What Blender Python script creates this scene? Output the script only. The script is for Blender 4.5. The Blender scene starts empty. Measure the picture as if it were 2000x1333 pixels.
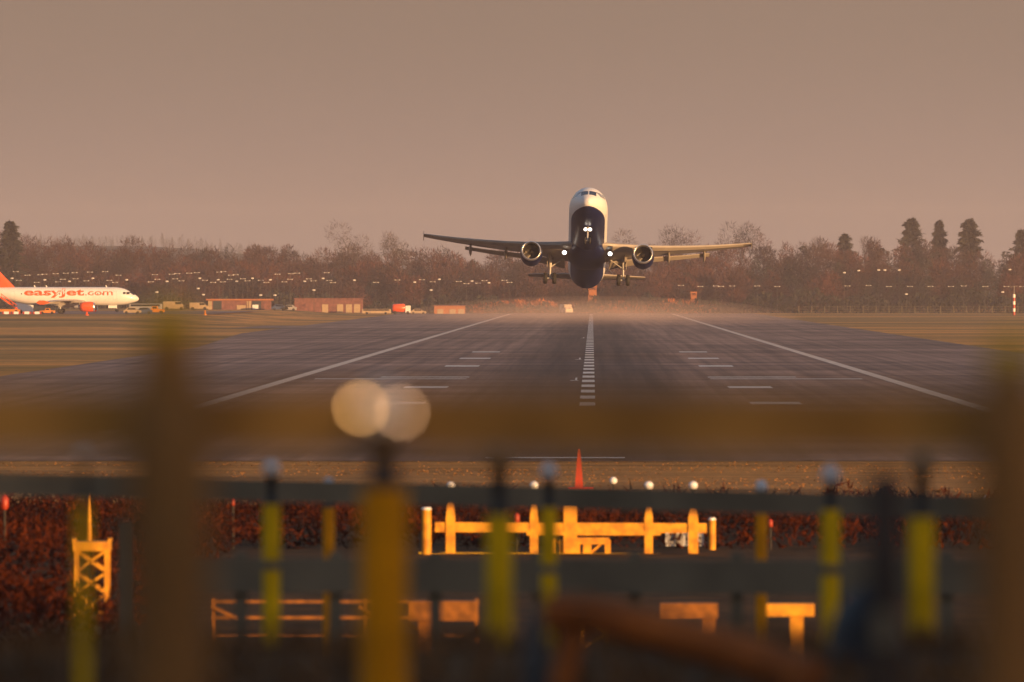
import bpy, math, random
import numpy as np
from mathutils import Vector, Matrix

random.seed(7)
RNG = np.random.default_rng(11)
R = math.radians
SC = bpy.context.scene
COL = SC.collection

# ------------------------------------------------------------------ camera
CAM_Z = 6.8            # eye above runway level: the photographer stands on a bank
FPX = 16667.0          # 300 mm lens on a 36 mm frame 2000 px wide
VX, VY = 1157.0, 566.0  # where the runway axis (+Y) vanishes in the photograph
cam_d = bpy.data.cameras.new('camera')
cam = bpy.data.objects.new('camera', cam_d)
COL.objects.link(cam)
cam.location = (0, 0, CAM_Z)
cam_d.lens = 300
cam_d.sensor_width = 36
cam.rotation_euler = (R(90) - math.atan((666.5 - VY) / FPX), 0, math.atan((VX - 1000) / FPX))
cam_d.clip_start = 0.5
cam_d.clip_end = 30000
cam_d.dof.use_dof = True
cam_d.dof.focus_distance = 880
cam_d.dof.aperture_fstop = 2.95
cam_d.dof.aperture_blades = 0
SC.camera = cam

# ------------------------------------------------------------------ world, sun, exposure
SUN_EL = 4.5
SUN_AZ = 138.0   # measured from +Y clockwise towards +X: behind the camera, to the right
w = bpy.data.worlds.new('World')
SC.world = w
w.use_nodes = True
nt = w.node_tree
nt.nodes.clear()
sky = nt.nodes.new('ShaderNodeTexSky')
sky.sky_type = 'NISHITA'
sky.sun_disc = False
sky.sun_elevation = R(SUN_EL)
sky.sun_rotation = R(SUN_AZ)
sky.air_density = 1.0
sky.dust_density = 1.0
sky.ozone_density = 1.0
tint = nt.nodes.new('ShaderNodeMix')
tint.data_type = 'RGBA'
tint.blend_type = 'MULTIPLY'
tint.inputs[0].default_value = 1.0
tint.inputs[7].default_value = (0.86, 0.80, 0.90, 1)
bg = nt.nodes.new('ShaderNodeBackground')
bg.inputs['Strength'].default_value = 0.15
wo = nt.nodes.new('ShaderNodeOutputWorld')
nt.links.new(sky.outputs[0], tint.inputs[6])
# dusty dusk band along the horizon, fading into the clear sky above it
stc = nt.nodes.new('ShaderNodeTexCoord')
ssp = nt.nodes.new('ShaderNodeSeparateXYZ')
nt.links.new(stc.outputs['Generated'], ssp.inputs[0])
srp = nt.nodes.new('ShaderNodeValToRGB')
srp.color_ramp.interpolation = 'EASE'
SKY_LOW, SKY_MID, SKY_HIGH = (1.26, 0.875, 0.71), (1.23, 0.855, 0.68), (1.12, 0.775, 0.575)
for k, (p_, c_) in enumerate(((0.0, SKY_LOW), (0.30, SKY_MID), (0.85, SKY_HIGH))):
    e_ = srp.color_ramp.elements[k] if k < 2 else srp.color_ramp.elements.new(p_)
    e_.position = p_
    e_.color = (*c_, 1)
smr = nt.nodes.new('ShaderNodeMapRange')
smr.inputs[1].default_value = 0.0
smr.inputs[2].default_value = 0.040
nt.links.new(ssp.outputs['Z'], smr.inputs[0])
nt.links.new(smr.outputs[0], srp.inputs[0])
sfm = nt.nodes.new('ShaderNodeMapRange')
sfm.interpolation_type = 'SMOOTHSTEP'
sfm.inputs[1].default_value = 0.05
sfm.inputs[2].default_value = 0.30
sfm.inputs[3].default_value = 1.0
sfm.inputs[4].default_value = 0.0
nt.links.new(ssp.outputs['Z'], sfm.inputs[0])
snz = nt.nodes.new('ShaderNodeTexNoise')
snz.inputs['Scale'].default_value = 14
snz.inputs['Detail'].default_value = 3
nt.links.new(stc.outputs['Generated'], snz.inputs['Vector'])
snr = nt.nodes.new('ShaderNodeMapRange')
snr.inputs[3].default_value = 0.93
snr.inputs[4].default_value = 1.07
nt.links.new(snz.outputs['Fac'], snr.inputs[0])
sml = nt.nodes.new('ShaderNodeMix')
sml.data_type = 'RGBA'
sml.blend_type = 'MULTIPLY'
sml.inputs[0].default_value = 1.0
nt.links.new(srp.outputs[0], sml.inputs[6])
nt.links.new(snr.outputs[0], sml.inputs[7])
smx = nt.nodes.new('ShaderNodeMix')
smx.data_type = 'RGBA'
nt.links.new(sfm.outputs[0], smx.inputs[0])
nt.links.new(tint.outputs[2], smx.inputs[6])
nt.links.new(sml.outputs[2], smx.inputs[7])
nt.links.new(smx.outputs[2], bg.inputs[0])
nt.links.new(bg.outputs[0], wo.inputs[0])

sun_d = bpy.data.lights.new('sun', 'SUN')
sun_d.energy = 4.5
sun_d.angle = R(0.6)
sun_d.color = (1.0, 0.54, 0.21)
sun = bpy.data.objects.new('sun', sun_d)
COL.objects.link(sun)
_e, _a = R(SUN_EL), R(SUN_AZ)
TO_SUN = Vector((math.sin(_a) * math.cos(_e), math.cos(_a) * math.cos(_e), math.sin(_e)))
sun.rotation_euler = TO_SUN.to_track_quat('Z', 'Y').to_euler()
sun.location = (60, -40, 60)

SC.view_settings.view_transform = 'Standard'
SC.view_settings.look = 'None'
SC.view_settings.gamma = 1
SC.view_settings.exposure = 0.8
SC.cycles.volume_bounces = 1
SC.cycles.max_bounces = 6
SC.cycles.transparent_max_bounces = 8

HAZE_DENSITY = 0.000078
EXHAUST_DENSITY = 0.00030
HAZE_COLOR = (0.92, 0.85, 0.94)

# ------------------------------------------------------------------ helpers
def P(px, py, d):
    """point seen at a photograph pixel at distance d (metres) along the runway axis"""
    return Vector(((px - VX) / FPX * d, d, CAM_Z - (py - VY) / FPX * d))

def sstep(t):
    t = np.clip(t, 0, 1)
    return t * t * (3 - 2 * t)

def terrain(x, y):
    bank = 5.2 * (1 - sstep((np.asarray(y, float) - 37) / 34.0))
    rise = 1.35 * sstep((-np.asarray(x, float) - 62) / 28.0) * sstep((np.asarray(y, float) - 1250) / 450.0)
    return bank + rise

def tz(x, y):
    return float(terrain(x, y))

class MB:
    def __init__(self):
        self.v, self.f, self.flat = [], [], set()
    def add(self, vs, fs, flat=False):
        o = len(self.v)
        self.v += [tuple(p) for p in vs]
        for f in fs:
            if flat:
                self.flat.add(len(self.f))
            self.f.append(tuple(i + o for i in f))
        return self
    def box(self, c, s, rot=None):
        sx, sy, sz = s[0] / 2, s[1] / 2, s[2] / 2
        vs = [Vector((a * sx, b * sy, d * sz)) for a in (-1, 1) for b in (-1, 1) for d in (-1, 1)]
        if rot is not None:
            vs = [rot @ p for p in vs]
        c = Vector(c)
        return self.add([c + p for p in vs],
                        [(0, 1, 3, 2), (4, 6, 7, 5), (0, 4, 5, 1), (2, 3, 7, 6), (0, 2, 6, 4), (1, 5, 7, 3)], True)
    def bar(self, a, b, wdt, dep=None, up=(0, 0, 1)):
        """rectangular bar from a to b"""
        a, b = Vector(a), Vector(b)
        dep = wdt if dep is None else dep
        z = (b - a)
        L = z.length
        z.normalize()
        u = Vector(up)
        if abs(z.dot(u)) > 0.95:
            u = Vector((0, 1, 0))
        x = z.cross(u).normalized()
        y = x.cross(z)
        rot = Matrix((x, y, z)).transposed()
        return self.box((a + b) / 2, (dep, wdt, L), rot)
    def tube(self, a, b, r0, r1=None, n=10, cap=True):
        a, b = Vector(a), Vector(b)
        r1 = r0 if r1 is None else r1
        z = (b - a).normalized()
        u = Vector((0, 0, 1)) if abs(z.z) < 0.9 else Vector((1, 0, 0))
        x = z.cross(u).normalized()
        y = z.cross(x)
        vs = []
        for c, r in ((a, r0), (b, r1)):
            for i in range(n):
                t = 2 * math.pi * i / n
                vs.append(c + x * (r * math.cos(t)) + y * (r * math.sin(t)))
        self.add(vs, [(i, (i + 1) % n, n + (i + 1) % n, n + i) for i in range(n)])
        if cap:
            self.add(vs, [tuple(range(n))[::-1], tuple(range(n, 2 * n))], True)
        return self
    def loft(self, rings, closed=True, cap0=True, cap1=True):
        n = len(rings[0])
        vs = [p for r in rings for p in r]
        fs = []
        for k in range(len(rings) - 1):
            for i in range(n if closed else n - 1):
                j = (i + 1) % n
                fs.append((k * n + i, k * n + j, (k + 1) * n + j, (k + 1) * n + i))
        self.add(vs, fs)
        if closed and cap0:
            self.add(rings[0], [tuple(range(n))[::-1]], True)
        if closed and cap1:
            self.add(rings[-1], [tuple(range(n))], True)
        return self
    def lathe(self, prof, origin, axis='y', n=24, cap=True):
        """prof: (along, radius) pairs"""
        rings = []
        o = Vector(origin)
        for t, r in prof:
            ring = []
            for i in range(n):
                a = 2 * math.pi * i / n
                c, s = r * math.cos(a), r * math.sin(a)
                q = {'y': (c, t, s), 'z': (c, s, t), 'x': (t, c, s)}[axis]
                ring.append(o + Vector(q))
            rings.append(ring)
        return self.loft(rings, True, cap, cap)
    def build(self, name, mat, parent=None, smooth=False):
        me = bpy.data.meshes.new(name)
        me.from_pydata(self.v, [], self.f)
        import bmesh
        bm = bmesh.new()
        bm.from_mesh(me)
        bmesh.ops.recalc_face_normals(bm, faces=bm.faces)
        bm.to_mesh(me)
        bm.free()
        if smooth:
            me.polygons.foreach_set('use_smooth', [i not in self.flat for i in range(len(me.polygons))])
        me.materials.append(mat)
        o = bpy.data.objects.new(name, me)
        COL.objects.link(o)
        if parent is not None:
            o.parent = parent
        return o

def np_mesh(name, verts, nper, mat, parent=None):
    """fast mesh of loose polygons: verts (N*nper,3)"""
    verts = np.asarray(verts, np.float32).reshape(-1, 3)
    nv = len(verts)
    nf = nv // nper
    me = bpy.data.meshes.new(name)
    me.vertices.add(nv)
    me.vertices.foreach_set('co', verts.ravel())
    me.loops.add(nv)
    me.loops.foreach_set('vertex_index', np.arange(nv, dtype=np.int32))
    me.polygons.add(nf)
    me.polygons.foreach_set('loop_start', np.arange(0, nv, nper, dtype=np.int32))
    me.update(calc_edges=True)
    me.materials.append(mat)
    o = bpy.data.objects.new(name, me)
    COL.objects.link(o)
    if parent is not None:
        o.parent = parent
    return o

def thing(name, label, cat, loc=(0, 0, 0), rot=(0, 0, 0), group=None):
    o = bpy.data.objects.new(name, None)
    o.empty_display_size = 0.5
    COL.objects.link(o)
    o.location = loc
    o.rotation_euler = rot
    return tag(o, label, cat, group)

def tag(o, label=None, cat=None, group=None, kind=None):
    if label:
        o['label'] = label
    if cat:
        o['category'] = cat
    if group:
        o['group'] = group
    if kind:
        o['kind'] = kind
    return o

def dup(root, loc, rot=None, label=None, group=None):
    r = root.copy()
    COL.objects.link(r)
    r.location = loc
    if rot is not None:
        r.rotation_euler = rot
    if label:
        r['label'] = label
    if group:
        r['group'] = group
    for ch in list(root.children):
        c = ch.copy()
        COL.objects.link(c)
        c.parent = r
        for g in list(ch.children):
            d = g.copy()
            COL.objects.link(d)
            d.parent = c
    return r

def mat(name, col, rough=0.6, metal=0.0, var=0.0, scale=3.0, bump=0.0, spec=0.5, emit=None, estr=0.0,
        stretch=(1, 1, 1), col2=None, coat=0.0):
    m = bpy.data.materials.new(name)
    m.use_nodes = True
    t = m.node_tree
    b = t.nodes['Principled BSDF']
    b.inputs['Base Color'].default_value = (*col, 1)
    b.inputs['Roughness'].default_value = rough
    b.inputs['Metallic'].default_value = metal
    b.inputs['Specular IOR Level'].default_value = spec
    b.inputs['Coat Weight'].default_value = coat
    if emit:
        b.inputs['Emission Color'].default_value = (*emit, 1)
        b.inputs['Emission Strength'].default_value = estr
    if var or col2:
        tc = t.nodes.new('ShaderNodeTexCoord')
        mp = t.nodes.new('ShaderNodeMapping')
        mp.inputs['Scale'].default_value = stretch
        nz = t.nodes.new('ShaderNodeTexNoise')
        nz.inputs['Scale'].default_value = scale
        nz.inputs['Detail'].default_value = 5
        rp = t.nodes.new('ShaderNodeValToRGB')
        c2 = col2 if col2 else tuple(min(1, c * (1 + var)) for c in col)
        c1 = col if col2 else tuple(c * (1 - var) for c in col)
        rp.color_ramp.elements[0].position = 0.36
        rp.color_ramp.elements[1].position = 0.64
        rp.color_ramp.elements[0].color = (*c1, 1)
        rp.color_ramp.elements[1].color = (*c2, 1)
        t.links.new(tc.outputs['Object'], mp.inputs[0])
        t.links.new(mp.outputs[0], nz.inputs['Vector'])
        t.links.new(nz.outputs['Fac'], rp.inputs[0])
        t.links.new(rp.outputs[0], b.inputs['Base Color'])
        if bump:
            bp = t.nodes.new('ShaderNodeBump')
            bp.inputs['Strength'].default_value = bump
            t.links.new(nz.outputs['Fac'], bp.inputs['Height'])
            t.links.new(bp.outputs[0], b.inputs['Normal'])
    return m

M = {}
M['white'] = mat('white_paint', (0.80, 0.79, 0.77), 0.3, var=0.04, scale=0.6, coat=0.3)
M['grey_metal'] = mat('grey_wing_paint', (0.34, 0.34, 0.35), 0.4, var=0.10, scale=0.8)
M['wing'] = mat('wing_paint', (0.34, 0.305, 0.265), 0.35, var=0.08, scale=0.8)
M['navy'] = mat('navy_paint', (0.005, 0.011, 0.070), 0.45, var=0.15, scale=0.7, spec=0.25)
M['lip'] = mat('bare_metal_lip', (0.75, 0.73, 0.70), 0.28, metal=0.9)
M['strut'] = mat('gear_strut_metal', (0.55, 0.53, 0.50), 0.35, metal=0.3)
M['tyre'] = mat('tyre_rubber', (0.018, 0.017, 0.016), 0.8, var=0.2, scale=6)
M['fan'] = mat('fan_titanium', (0.06, 0.055, 0.05), 0.4, metal=0.6)
M['dark'] = mat('dark_inside', (0.012, 0.012, 0.013), 0.7)
M['glass'] = mat('dark_glass', (0.012, 0.014, 0.018), 0.08, spec=0.6)
M['orange'] = mat('orange_paint', (0.85, 0.105, 0.008), 0.35, var=0.05, scale=0.7, coat=0.2)
M['lamp_on'] = mat('lit_landing_lamp', (1, 1, 1), 0.3, emit=(1.0, 0.93, 0.82), estr=3.2)
M['yellow'] = mat('yellow_gantry_paint', (0.50, 0.20, 0.008), 0.6, scale=4, col2=(0.80, 0.38, 0.014), bump=0.2)
M['yellow_old'] = mat('faded_yellow_paint', (0.74, 0.45, 0.003), 0.6, var=0.2, scale=3, spec=0.15)
M['ochre'] = mat('ochre_pole_paint', (0.78, 0.30, 0.002), 0.6, var=0.15, scale=3, spec=0.15)
M['neck'] = mat('dark_lamp_neck', (0.018, 0.013, 0.010), 0.6, var=0.2, scale=5)
M['lens'] = mat('pale_lamp_lens', (0.80, 0.82, 0.85), 0.15, spec=0.7)
M['lens_dark'] = mat('dark_lamp_lens', (0.16, 0.15, 0.14), 0.4)  # darker lens used on two of the masts
M['lens_dull'] = mat('dull_grey_lamp_lens', (0.66, 0.66, 0.68), 0.3, spec=0.5)
M['red'] = mat('red_marker_paint', (0.36, 0.036, 0.010), 0.45, var=0.12, scale=6)
M['grey_steel'] = mat('weathered_grey_steel', (0.15, 0.125, 0.082), 0.7, var=0.25, scale=0.9)
M['wood'] = mat('weathered_brown_timber', (0.31, 0.145, 0.036), 0.85, var=0.35, scale=1.6, stretch=(1, 1, 0.4))
M['rail_wood'] = mat('olive_stained_rail', (0.58, 0.27, 0.055), 0.9, var=0.38, scale=3.2)
M['bark'] = mat('bark', (0.055, 0.038, 0.028), 0.9, var=0.3, scale=2)
M['twig'] = mat('bare_reddish_twigs', (0.012, 0.009, 0.011), 0.9, scale=0.055, col2=(0.092, 0.027, 0.016))  # reddish twigs; the redder noise clumps paint sunlit patches
M['twig_grey'] = mat('bare_grey_twigs', (0.045, 0.034, 0.031), 0.9, scale=0.2, col2=(0.085, 0.058, 0.048))
M['needle'] = mat('dark_evergreen_needles', (0.012, 0.014, 0.011), 0.85, scale=0.4, col2=(0.026, 0.028, 0.018))
M['needle_far'] = mat('far_conifer_needles', (0.022, 0.028, 0.022), 0.9, scale=0.03, col2=(0.06, 0.05, 0.038))
M['sunlit_bush'] = mat('sunlit_orange_twigs', (0.34, 0.090, 0.028), 0.9, scale=0.6, col2=(0.52, 0.18, 0.055))  # orange glow of low sun put into the bush colour
M['bramble'] = mat('dark_red_bramble', (0.014, 0.003, 0.001), 0.9, spec=0.1, scale=0.45, col2=(0.085, 0.018, 0.004))
M['galv'] = mat('galvanised_pole', (0.30, 0.29, 0.28), 0.5, var=0.1, scale=2)
M['lamp_pole'] = mat('dark_lamp_pole', (0.05, 0.042, 0.038), 0.6)
M['lamp_white'] = mat('white_lamp_housing', (0.52, 0.51, 0.50), 0.4)
M['brick'] = mat('red_brick', (0.165, 0.068, 0.058), 0.85, var=0.25, scale=1.2)
M['table'] = mat('orange_table_paint', (0.23, 0.085, 0.010), 0.8, var=0.35, scale=5)
M['fascia'] = mat('orange_brown_fascia', (0.34, 0.12, 0.04), 0.7, var=0.12, scale=2)
M['van_cream'] = mat('pale_cream_paint', (0.62, 0.50, 0.36), 0.5, var=0.05)
M['cream'] = mat('cream_render', (0.36, 0.27, 0.17), 0.8, var=0.08, scale=1.2)
M['darkpanel'] = mat('dark_glazing', (0.035, 0.045, 0.05), 0.25)
M['blue_paint'] = mat('blue_vehicle_paint', (0.05, 0.08, 0.16), 0.35, coat=0.3, var=0.05)
M['amber_paint'] = mat('amber_vehicle_paint', (0.60, 0.20, 0.015), 0.5, var=0.08, scale=2)
M['dark_paint'] = mat('dark_vehicle_paint', (0.03, 0.035, 0.045), 0.35, coat=0.3, var=0.1)
M['marking'] = mat('worn_white_marking', (0.66, 0.63, 0.59), 0.75, scale=0.5, col2=(0.85, 0.83, 0.79))
M['edge_line'] = mat('worn_edge_marking', (0.56, 0.46, 0.38), 0.8, scale=0.35, col2=(0.80, 0.68, 0.57))
M['log'] = mat('rust_brown_bark', (0.30, 0.085, 0.012), 0.85, var=0.35, scale=3)
M['tarp'] = mat('dark_blue_tarpaulin', (0.009, 0.012, 0.018), 0.7, var=0.3, scale=3)

def two_tone_paint(name, upper, lower, zcut):
    m = bpy.data.materials.new(name)
    m.use_nodes = True
    t = m.node_tree
    b = t.nodes['Principled BSDF']
    tc = t.nodes.new('ShaderNodeTexCoord')
    sp = t.nodes.new('ShaderNodeSeparateXYZ')
    gt = t.nodes.new('ShaderNodeMath')
    gt.operation = 'GREATER_THAN'
    gt.inputs[1].default_value = zcut
    mx = t.nodes.new('ShaderNodeMix')
    mx.data_type = 'RGBA'
    mx.inputs[6].default_value = (*lower, 1)
    mx.inputs[7].default_value = (*upper, 1)
    t.links.new(tc.outputs['Object'], sp.inputs[0])
    t.links.new(sp.outputs['Z'], gt.inputs[0])
    t.links.new(gt.outputs[0], mx.inputs[0])
    t.links.new(mx.outputs[2], b.inputs['Base Color'])
    b.inputs['Roughness'].default_value = 0.4
    b.inputs['Specular IOR Level'].default_value = 0.25
    return m

M['two_tone'] = two_tone_paint('white_over_navy_paint', (0.80, 0.79, 0.77), (0.005, 0.011, 0.070), -1.0)

def ground_material(name, c_dark, c_light, c_green, along=0.012, across=0.0035, tuft=0.9):
    """winter grass in bands that run across the airfield"""
    m = bpy.data.materials.new(name)
    m.use_nodes = True
    t = m.node_tree
    b = t.nodes['Principled BSDF']
    b.inputs['Roughness'].default_value = 0.95
    b.inputs['Specular IOR Level'].default_value = 0.1
    tc = t.nodes.new('ShaderNodeTexCoord')
    mp = t.nodes.new('ShaderNodeMapping')
    mp.inputs['Scale'].default_value = (across, along, 1)
    nz = t.nodes.new('ShaderNodeTexNoise')
    nz.inputs['Scale'].default_value = 1.0
    nz.inputs['Detail'].default_value = 6
    nz.inputs['Roughness'].default_value = 0.65
    rp = t.nodes.new('ShaderNodeValToRGB')
    rp.color_ramp.elements[0].position = 0.32
    rp.color_ramp.elements[0].color = (*c_dark, 1)
    rp.color_ramp.elements[1].position = 0.60
    rp.color_ramp.elements[1].color = (*c_light, 1)
    e = rp.color_ramp.elements.new(0.45)
    e.color = (*c_green, 1)
    n2 = t.nodes.new('ShaderNodeTexNoise')
    n2.inputs['Scale'].default_value = tuft
    n2.inputs['Detail'].default_value = 4
    r2 = t.nodes.new('ShaderNodeMapRange')
    r2.inputs[1].default_value = 0.3
    r2.inputs[2].default_value = 0.7
    r2.inputs[3].default_value = 0.72
    r2.inputs[4].default_value = 1.2
    mx = t.nodes.new('ShaderNodeMix')
    mx.data_type = 'RGBA'
    mx.blend_type = 'MULTIPLY'
    mx.inputs[0].default_value = 1.0
    t.links.new(tc.outputs['Object'], mp.inputs[0])
    t.links.new(mp.outputs[0], nz.inputs['Vector'])
    t.links.new(tc.outputs['Object'], n2.inputs['Vector'])
    t.links.new(nz.outputs['Fac'], rp.inputs[0])
    t.links.new(n2.outputs['Fac'], r2.inputs[0])
    t.links.new(rp.outputs[0], mx.inputs[6])
    t.links.new(r2.outputs[0], mx.inputs[7])
    t.links.new(mx.outputs[2], b.inputs['Base Color'])
    return m

M['ground'] = ground_material('winter_grass_field', (0.15, 0.098, 0.034), (0.72, 0.34, 0.088), (0.33, 0.195, 0.054), 0.016, 0.006, 0.6)
M['verge'] = ground_material('rough_golden_verge', (0.26, 0.125, 0.036), (0.66, 0.31, 0.084), (0.44, 0.21, 0.058), 0.30, 0.06, 1.6)

def asphalt(name, base, light, rubber=0.0, seams=True):
    m = bpy.data.materials.new(name)
    m.use_nodes = True
    t = m.node_tree
    N, L = t.nodes, t.links
    b = N['Principled BSDF']
    b.inputs['Roughness'].default_value = 0.8
    b.inputs['Specular IOR Level'].default_value = 0.16
    tc = N.new('ShaderNodeTexCoord')
    def noise(sc, detail=5, rough=0.6):
        mp = N.new('ShaderNodeMapping')
        mp.inputs['Scale'].default_value = sc
        nz = N.new('ShaderNodeTexNoise')
        nz.inputs['Scale'].default_value = 1
        nz.inputs['Detail'].default_value = detail
        nz.inputs['Roughness'].default_value = rough
        L.new(tc.outputs['Object'], mp.inputs[0])
        L.new(mp.outputs[0], nz.inputs['Vector'])
        return nz.outputs['Fac']
    def ramp(fac, p0, c0, p1, c1):
        r = N.new('ShaderNodeValToRGB')
        r.color_ramp.elements[0].position = p0
        r.color_ramp.elements[1].position = p1
        r.color_ramp.elements[0].color = (*c0, 1)
        r.color_ramp.elements[1].color = (*c1, 1)
        L.new(fac, r.inputs[0])
        return r.outputs[0]
    def mul(a, bb, f=1.0):
        x = N.new('ShaderNodeMix')
        x.data_type = 'RGBA'
        x.blend_type = 'MULTIPLY'
        x.inputs[0].default_value = f
        L.new(a, x.inputs[6])
        L.new(bb, x.inputs[7])
        return x.outputs[2]
    col = ramp(noise((0.03, 0.012, 1)), 0.35, base, 0.65, light)
    # long streaks left by tyres, along the runway
    col = mul(col, ramp(noise((0.9, 0.004, 1)), 0.35, (0.62, 0.62, 0.64), 0.62, (1.14, 1.11, 1.08)))
    # patches and repairs that run across
    col = mul(col, ramp(noise((0.012, 0.055, 1), 3), 0.40, (0.66, 0.66, 0.67), 0.56, (1.06, 1.05, 1.04)))
    col = mul(col, ramp(noise((0.5, 0.22, 1), 6, 0.7), 0.3, (0.78, 0.78, 0.8), 0.7, (1.16, 1.15, 1.14)))
    if seams:
        wv = N.new('ShaderNodeTexWave')
        wv.wave_type = 'BANDS'
        wv.bands_direction = 'X'
        wv.inputs['Scale'].default_value = 0.045
        wv.inputs['Distortion'].default_value = 0.0
        L.new(tc.outputs['Object'], wv.inputs['Vector'])
        col = mul(col, ramp(wv.outputs['Fac'], 0.0, (0.5, 0.5, 0.5), 0.012, (1, 1, 1)), 0.45)
    if rubber:
        sp = N.new('ShaderNodeSeparateXYZ')
        L.new(tc.outputs['Object'], sp.inputs[0])
        ab = N.new('ShaderNodeMath')
        ab.operation = 'ABSOLUTE'
        L.new(sp.outputs['X'], ab.inputs[0])
        mr = N.new('ShaderNodeMapRange')
        mr.interpolation_type = 'SMOOTHSTEP'
        mr.inputs[1].default_value = 3.0
        mr.inputs[2].default_value = 12.5
        mr.inputs[3].default_value = 0.0
        mr.inputs[4].default_value = 1.0
        L.new(ab.outputs[0], mr.inputs[0])
        nn = N.new('ShaderNodeMath')
        nn.operation = 'MULTIPLY_ADD'
        nn.inputs[1].default_value = 0.6
        L.new(noise((0.5, 0.006, 1)), nn.inputs[0])
        L.new(mr.outputs[0], nn.inputs[2])
        col = mul(col, ramp(nn.outputs[0], 0.25, (0.30, 0.30, 0.33), 1.0, (1, 1, 1)), rubber)
    L.new(col, b.inputs['Base Color'])
    return m

M['runway'] = asphalt('runway_asphalt', (0.235, 0.155, 0.124), (0.38, 0.252, 0.20), rubber=1.0, seams=False)
M['shoulder'] = asphalt('shoulder_asphalt', (0.23, 0.155, 0.128), (0.39, 0.26, 0.208))

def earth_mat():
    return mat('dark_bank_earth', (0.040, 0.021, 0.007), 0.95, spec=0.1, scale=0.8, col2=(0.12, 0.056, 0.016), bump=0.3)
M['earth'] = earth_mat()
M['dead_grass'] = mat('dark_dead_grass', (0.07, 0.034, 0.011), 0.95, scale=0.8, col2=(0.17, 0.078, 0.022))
M['blade'] = mat('golden_grass_blades', (0.22, 0.105, 0.030), 0.9, scale=0.25, col2=(0.30, 0.140, 0.040))

# ------------------------------------------------------------------ ground, runway
def build_ground():
    ys = list(np.arange(-80, 130, 3.0)) + list(np.arange(130, 400, 15.0)) + list(np.arange(400, 3000, 60.0)) + [3400, 4000, 5000, 7000, 10000, 16000]
    xs = [-6000, -3000, -1500, -800, -500, -350, -250] + list(np.arange(-200, 201, 8.0)) + [250, 350, 500, 800, 1500, 3000, 6000]
    X, Y = np.meshgrid(xs, ys)
    Z = terrain(X, Y)
    near = (Y < 140)
    Z = Z + near * 0.05 * np.sin(X * 0.9 + Y * 0.37) * np.cos(Y * 0.53 - X * 0.21)
    nx = len(xs)
    m = MB()
    m.v = [tuple(p) for p in np.stack([X, Y, Z], -1).reshape(-1, 3)]
    m.f = [(j * nx + i, j * nx + i + 1, (j + 1) * nx + i + 1, (j + 1) * nx + i) for j in range(len(ys) - 1) for i in range(nx - 1)]
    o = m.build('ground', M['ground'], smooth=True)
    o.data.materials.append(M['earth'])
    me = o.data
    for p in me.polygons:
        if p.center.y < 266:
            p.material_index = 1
    tag(o, kind='structure')
build_ground()

def sheet(name, x0, x1, y0, y1, z, m, nx=1, ny=1):
    b = MB()
    b.add([(x0, y0, z), (x1, y0, z), (x1, y1, z), (x0, y1, z)], [(0, 1, 2, 3)])
    return tag(b.build(name, m), kind='structure')

RX = -0.3   # runway centre line
b = MB()
b.add([(RX - 46, 336, .03), (RX + 46, 336, .03), (RX + 46, 2420, .03), (RX - 54, 2420, .03), (RX - 54, 1320, .03), (RX - 46, 1000, .03)], [(0, 1, 2, 3, 4, 5)])
tag(b.build('shoulder_pavement', M['shoulder']), kind='structure')
sheet('runway', RX - 23.5, RX + 23.5, 337, 2440, 0.040, M['runway'])
sheet('grass_verge', -70, 70, 267, 336, 0.020, M['verge'])
sheet('taxiway', -600, RX - 54, 1500, 1600, 0.012, M['shoulder'])
sheet('apron', -420, -84, 1880, 2150, 1.37, M['shoulder'])

def D_of(py):
    return FPX * CAM_Z / (py - VY)

def marks():
    z = 0.055
    def quad(b, x0, x1, y0, y1):
        b.add([(RX + x0, y0, z), (RX + x1, y0, z), (RX + x1, y1, z), (RX + x0, y1, z)], [(0, 1, 2, 3)])
    b = MB()
    y = 497.0
    while y < 2350:
        quad(b, -0.46, 0.46, y, y + 15)
        y += 31.5
    tag(b.build('centre_line_marking', M['marking']), kind='structure')
    b = MB()
    for s in (-1, 1):
        quad(b, s * 22.5 - 0.45, s * 22.5 + 0.45, 400, 2380)
    tag(b.build('edge_line_marking', M['edge_line']), kind='structure')
    b = MB()
    for y in (503, 585, 748, 832, 918):
        for s in (-1, 1):
            xa, xb = sorted((s * 9.7, s * 12.7))
            quad(b, xa, xb, y, y + 11)
    for s in (-1, 1):           # worn aiming block: only its ends still show
        xa, xb = sorted((s * 9.2, s * 16.0))
        quad(b, xa, xb, 656, 661)
        xa, xb = sorted((s * 9.2, s * 20.7))
        quad(b, xa, xb, 643, 647)
    tag(b.build('touchdown_marking', M['marking']), kind='structure')
    b = MB()
    quad(b, -4.0, 1.6, 341, 342.8)
    for y in (640, 830, 1190):   # short ticks left of the centre line
        quad(b, -1.0, -0.85, y - 7, y + 14)
        quad(b, -1.35, -0.75, y - 7, y - 4)
    tag(b.build('threshold_marking', M['marking']), kind='structure')
marks()

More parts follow.
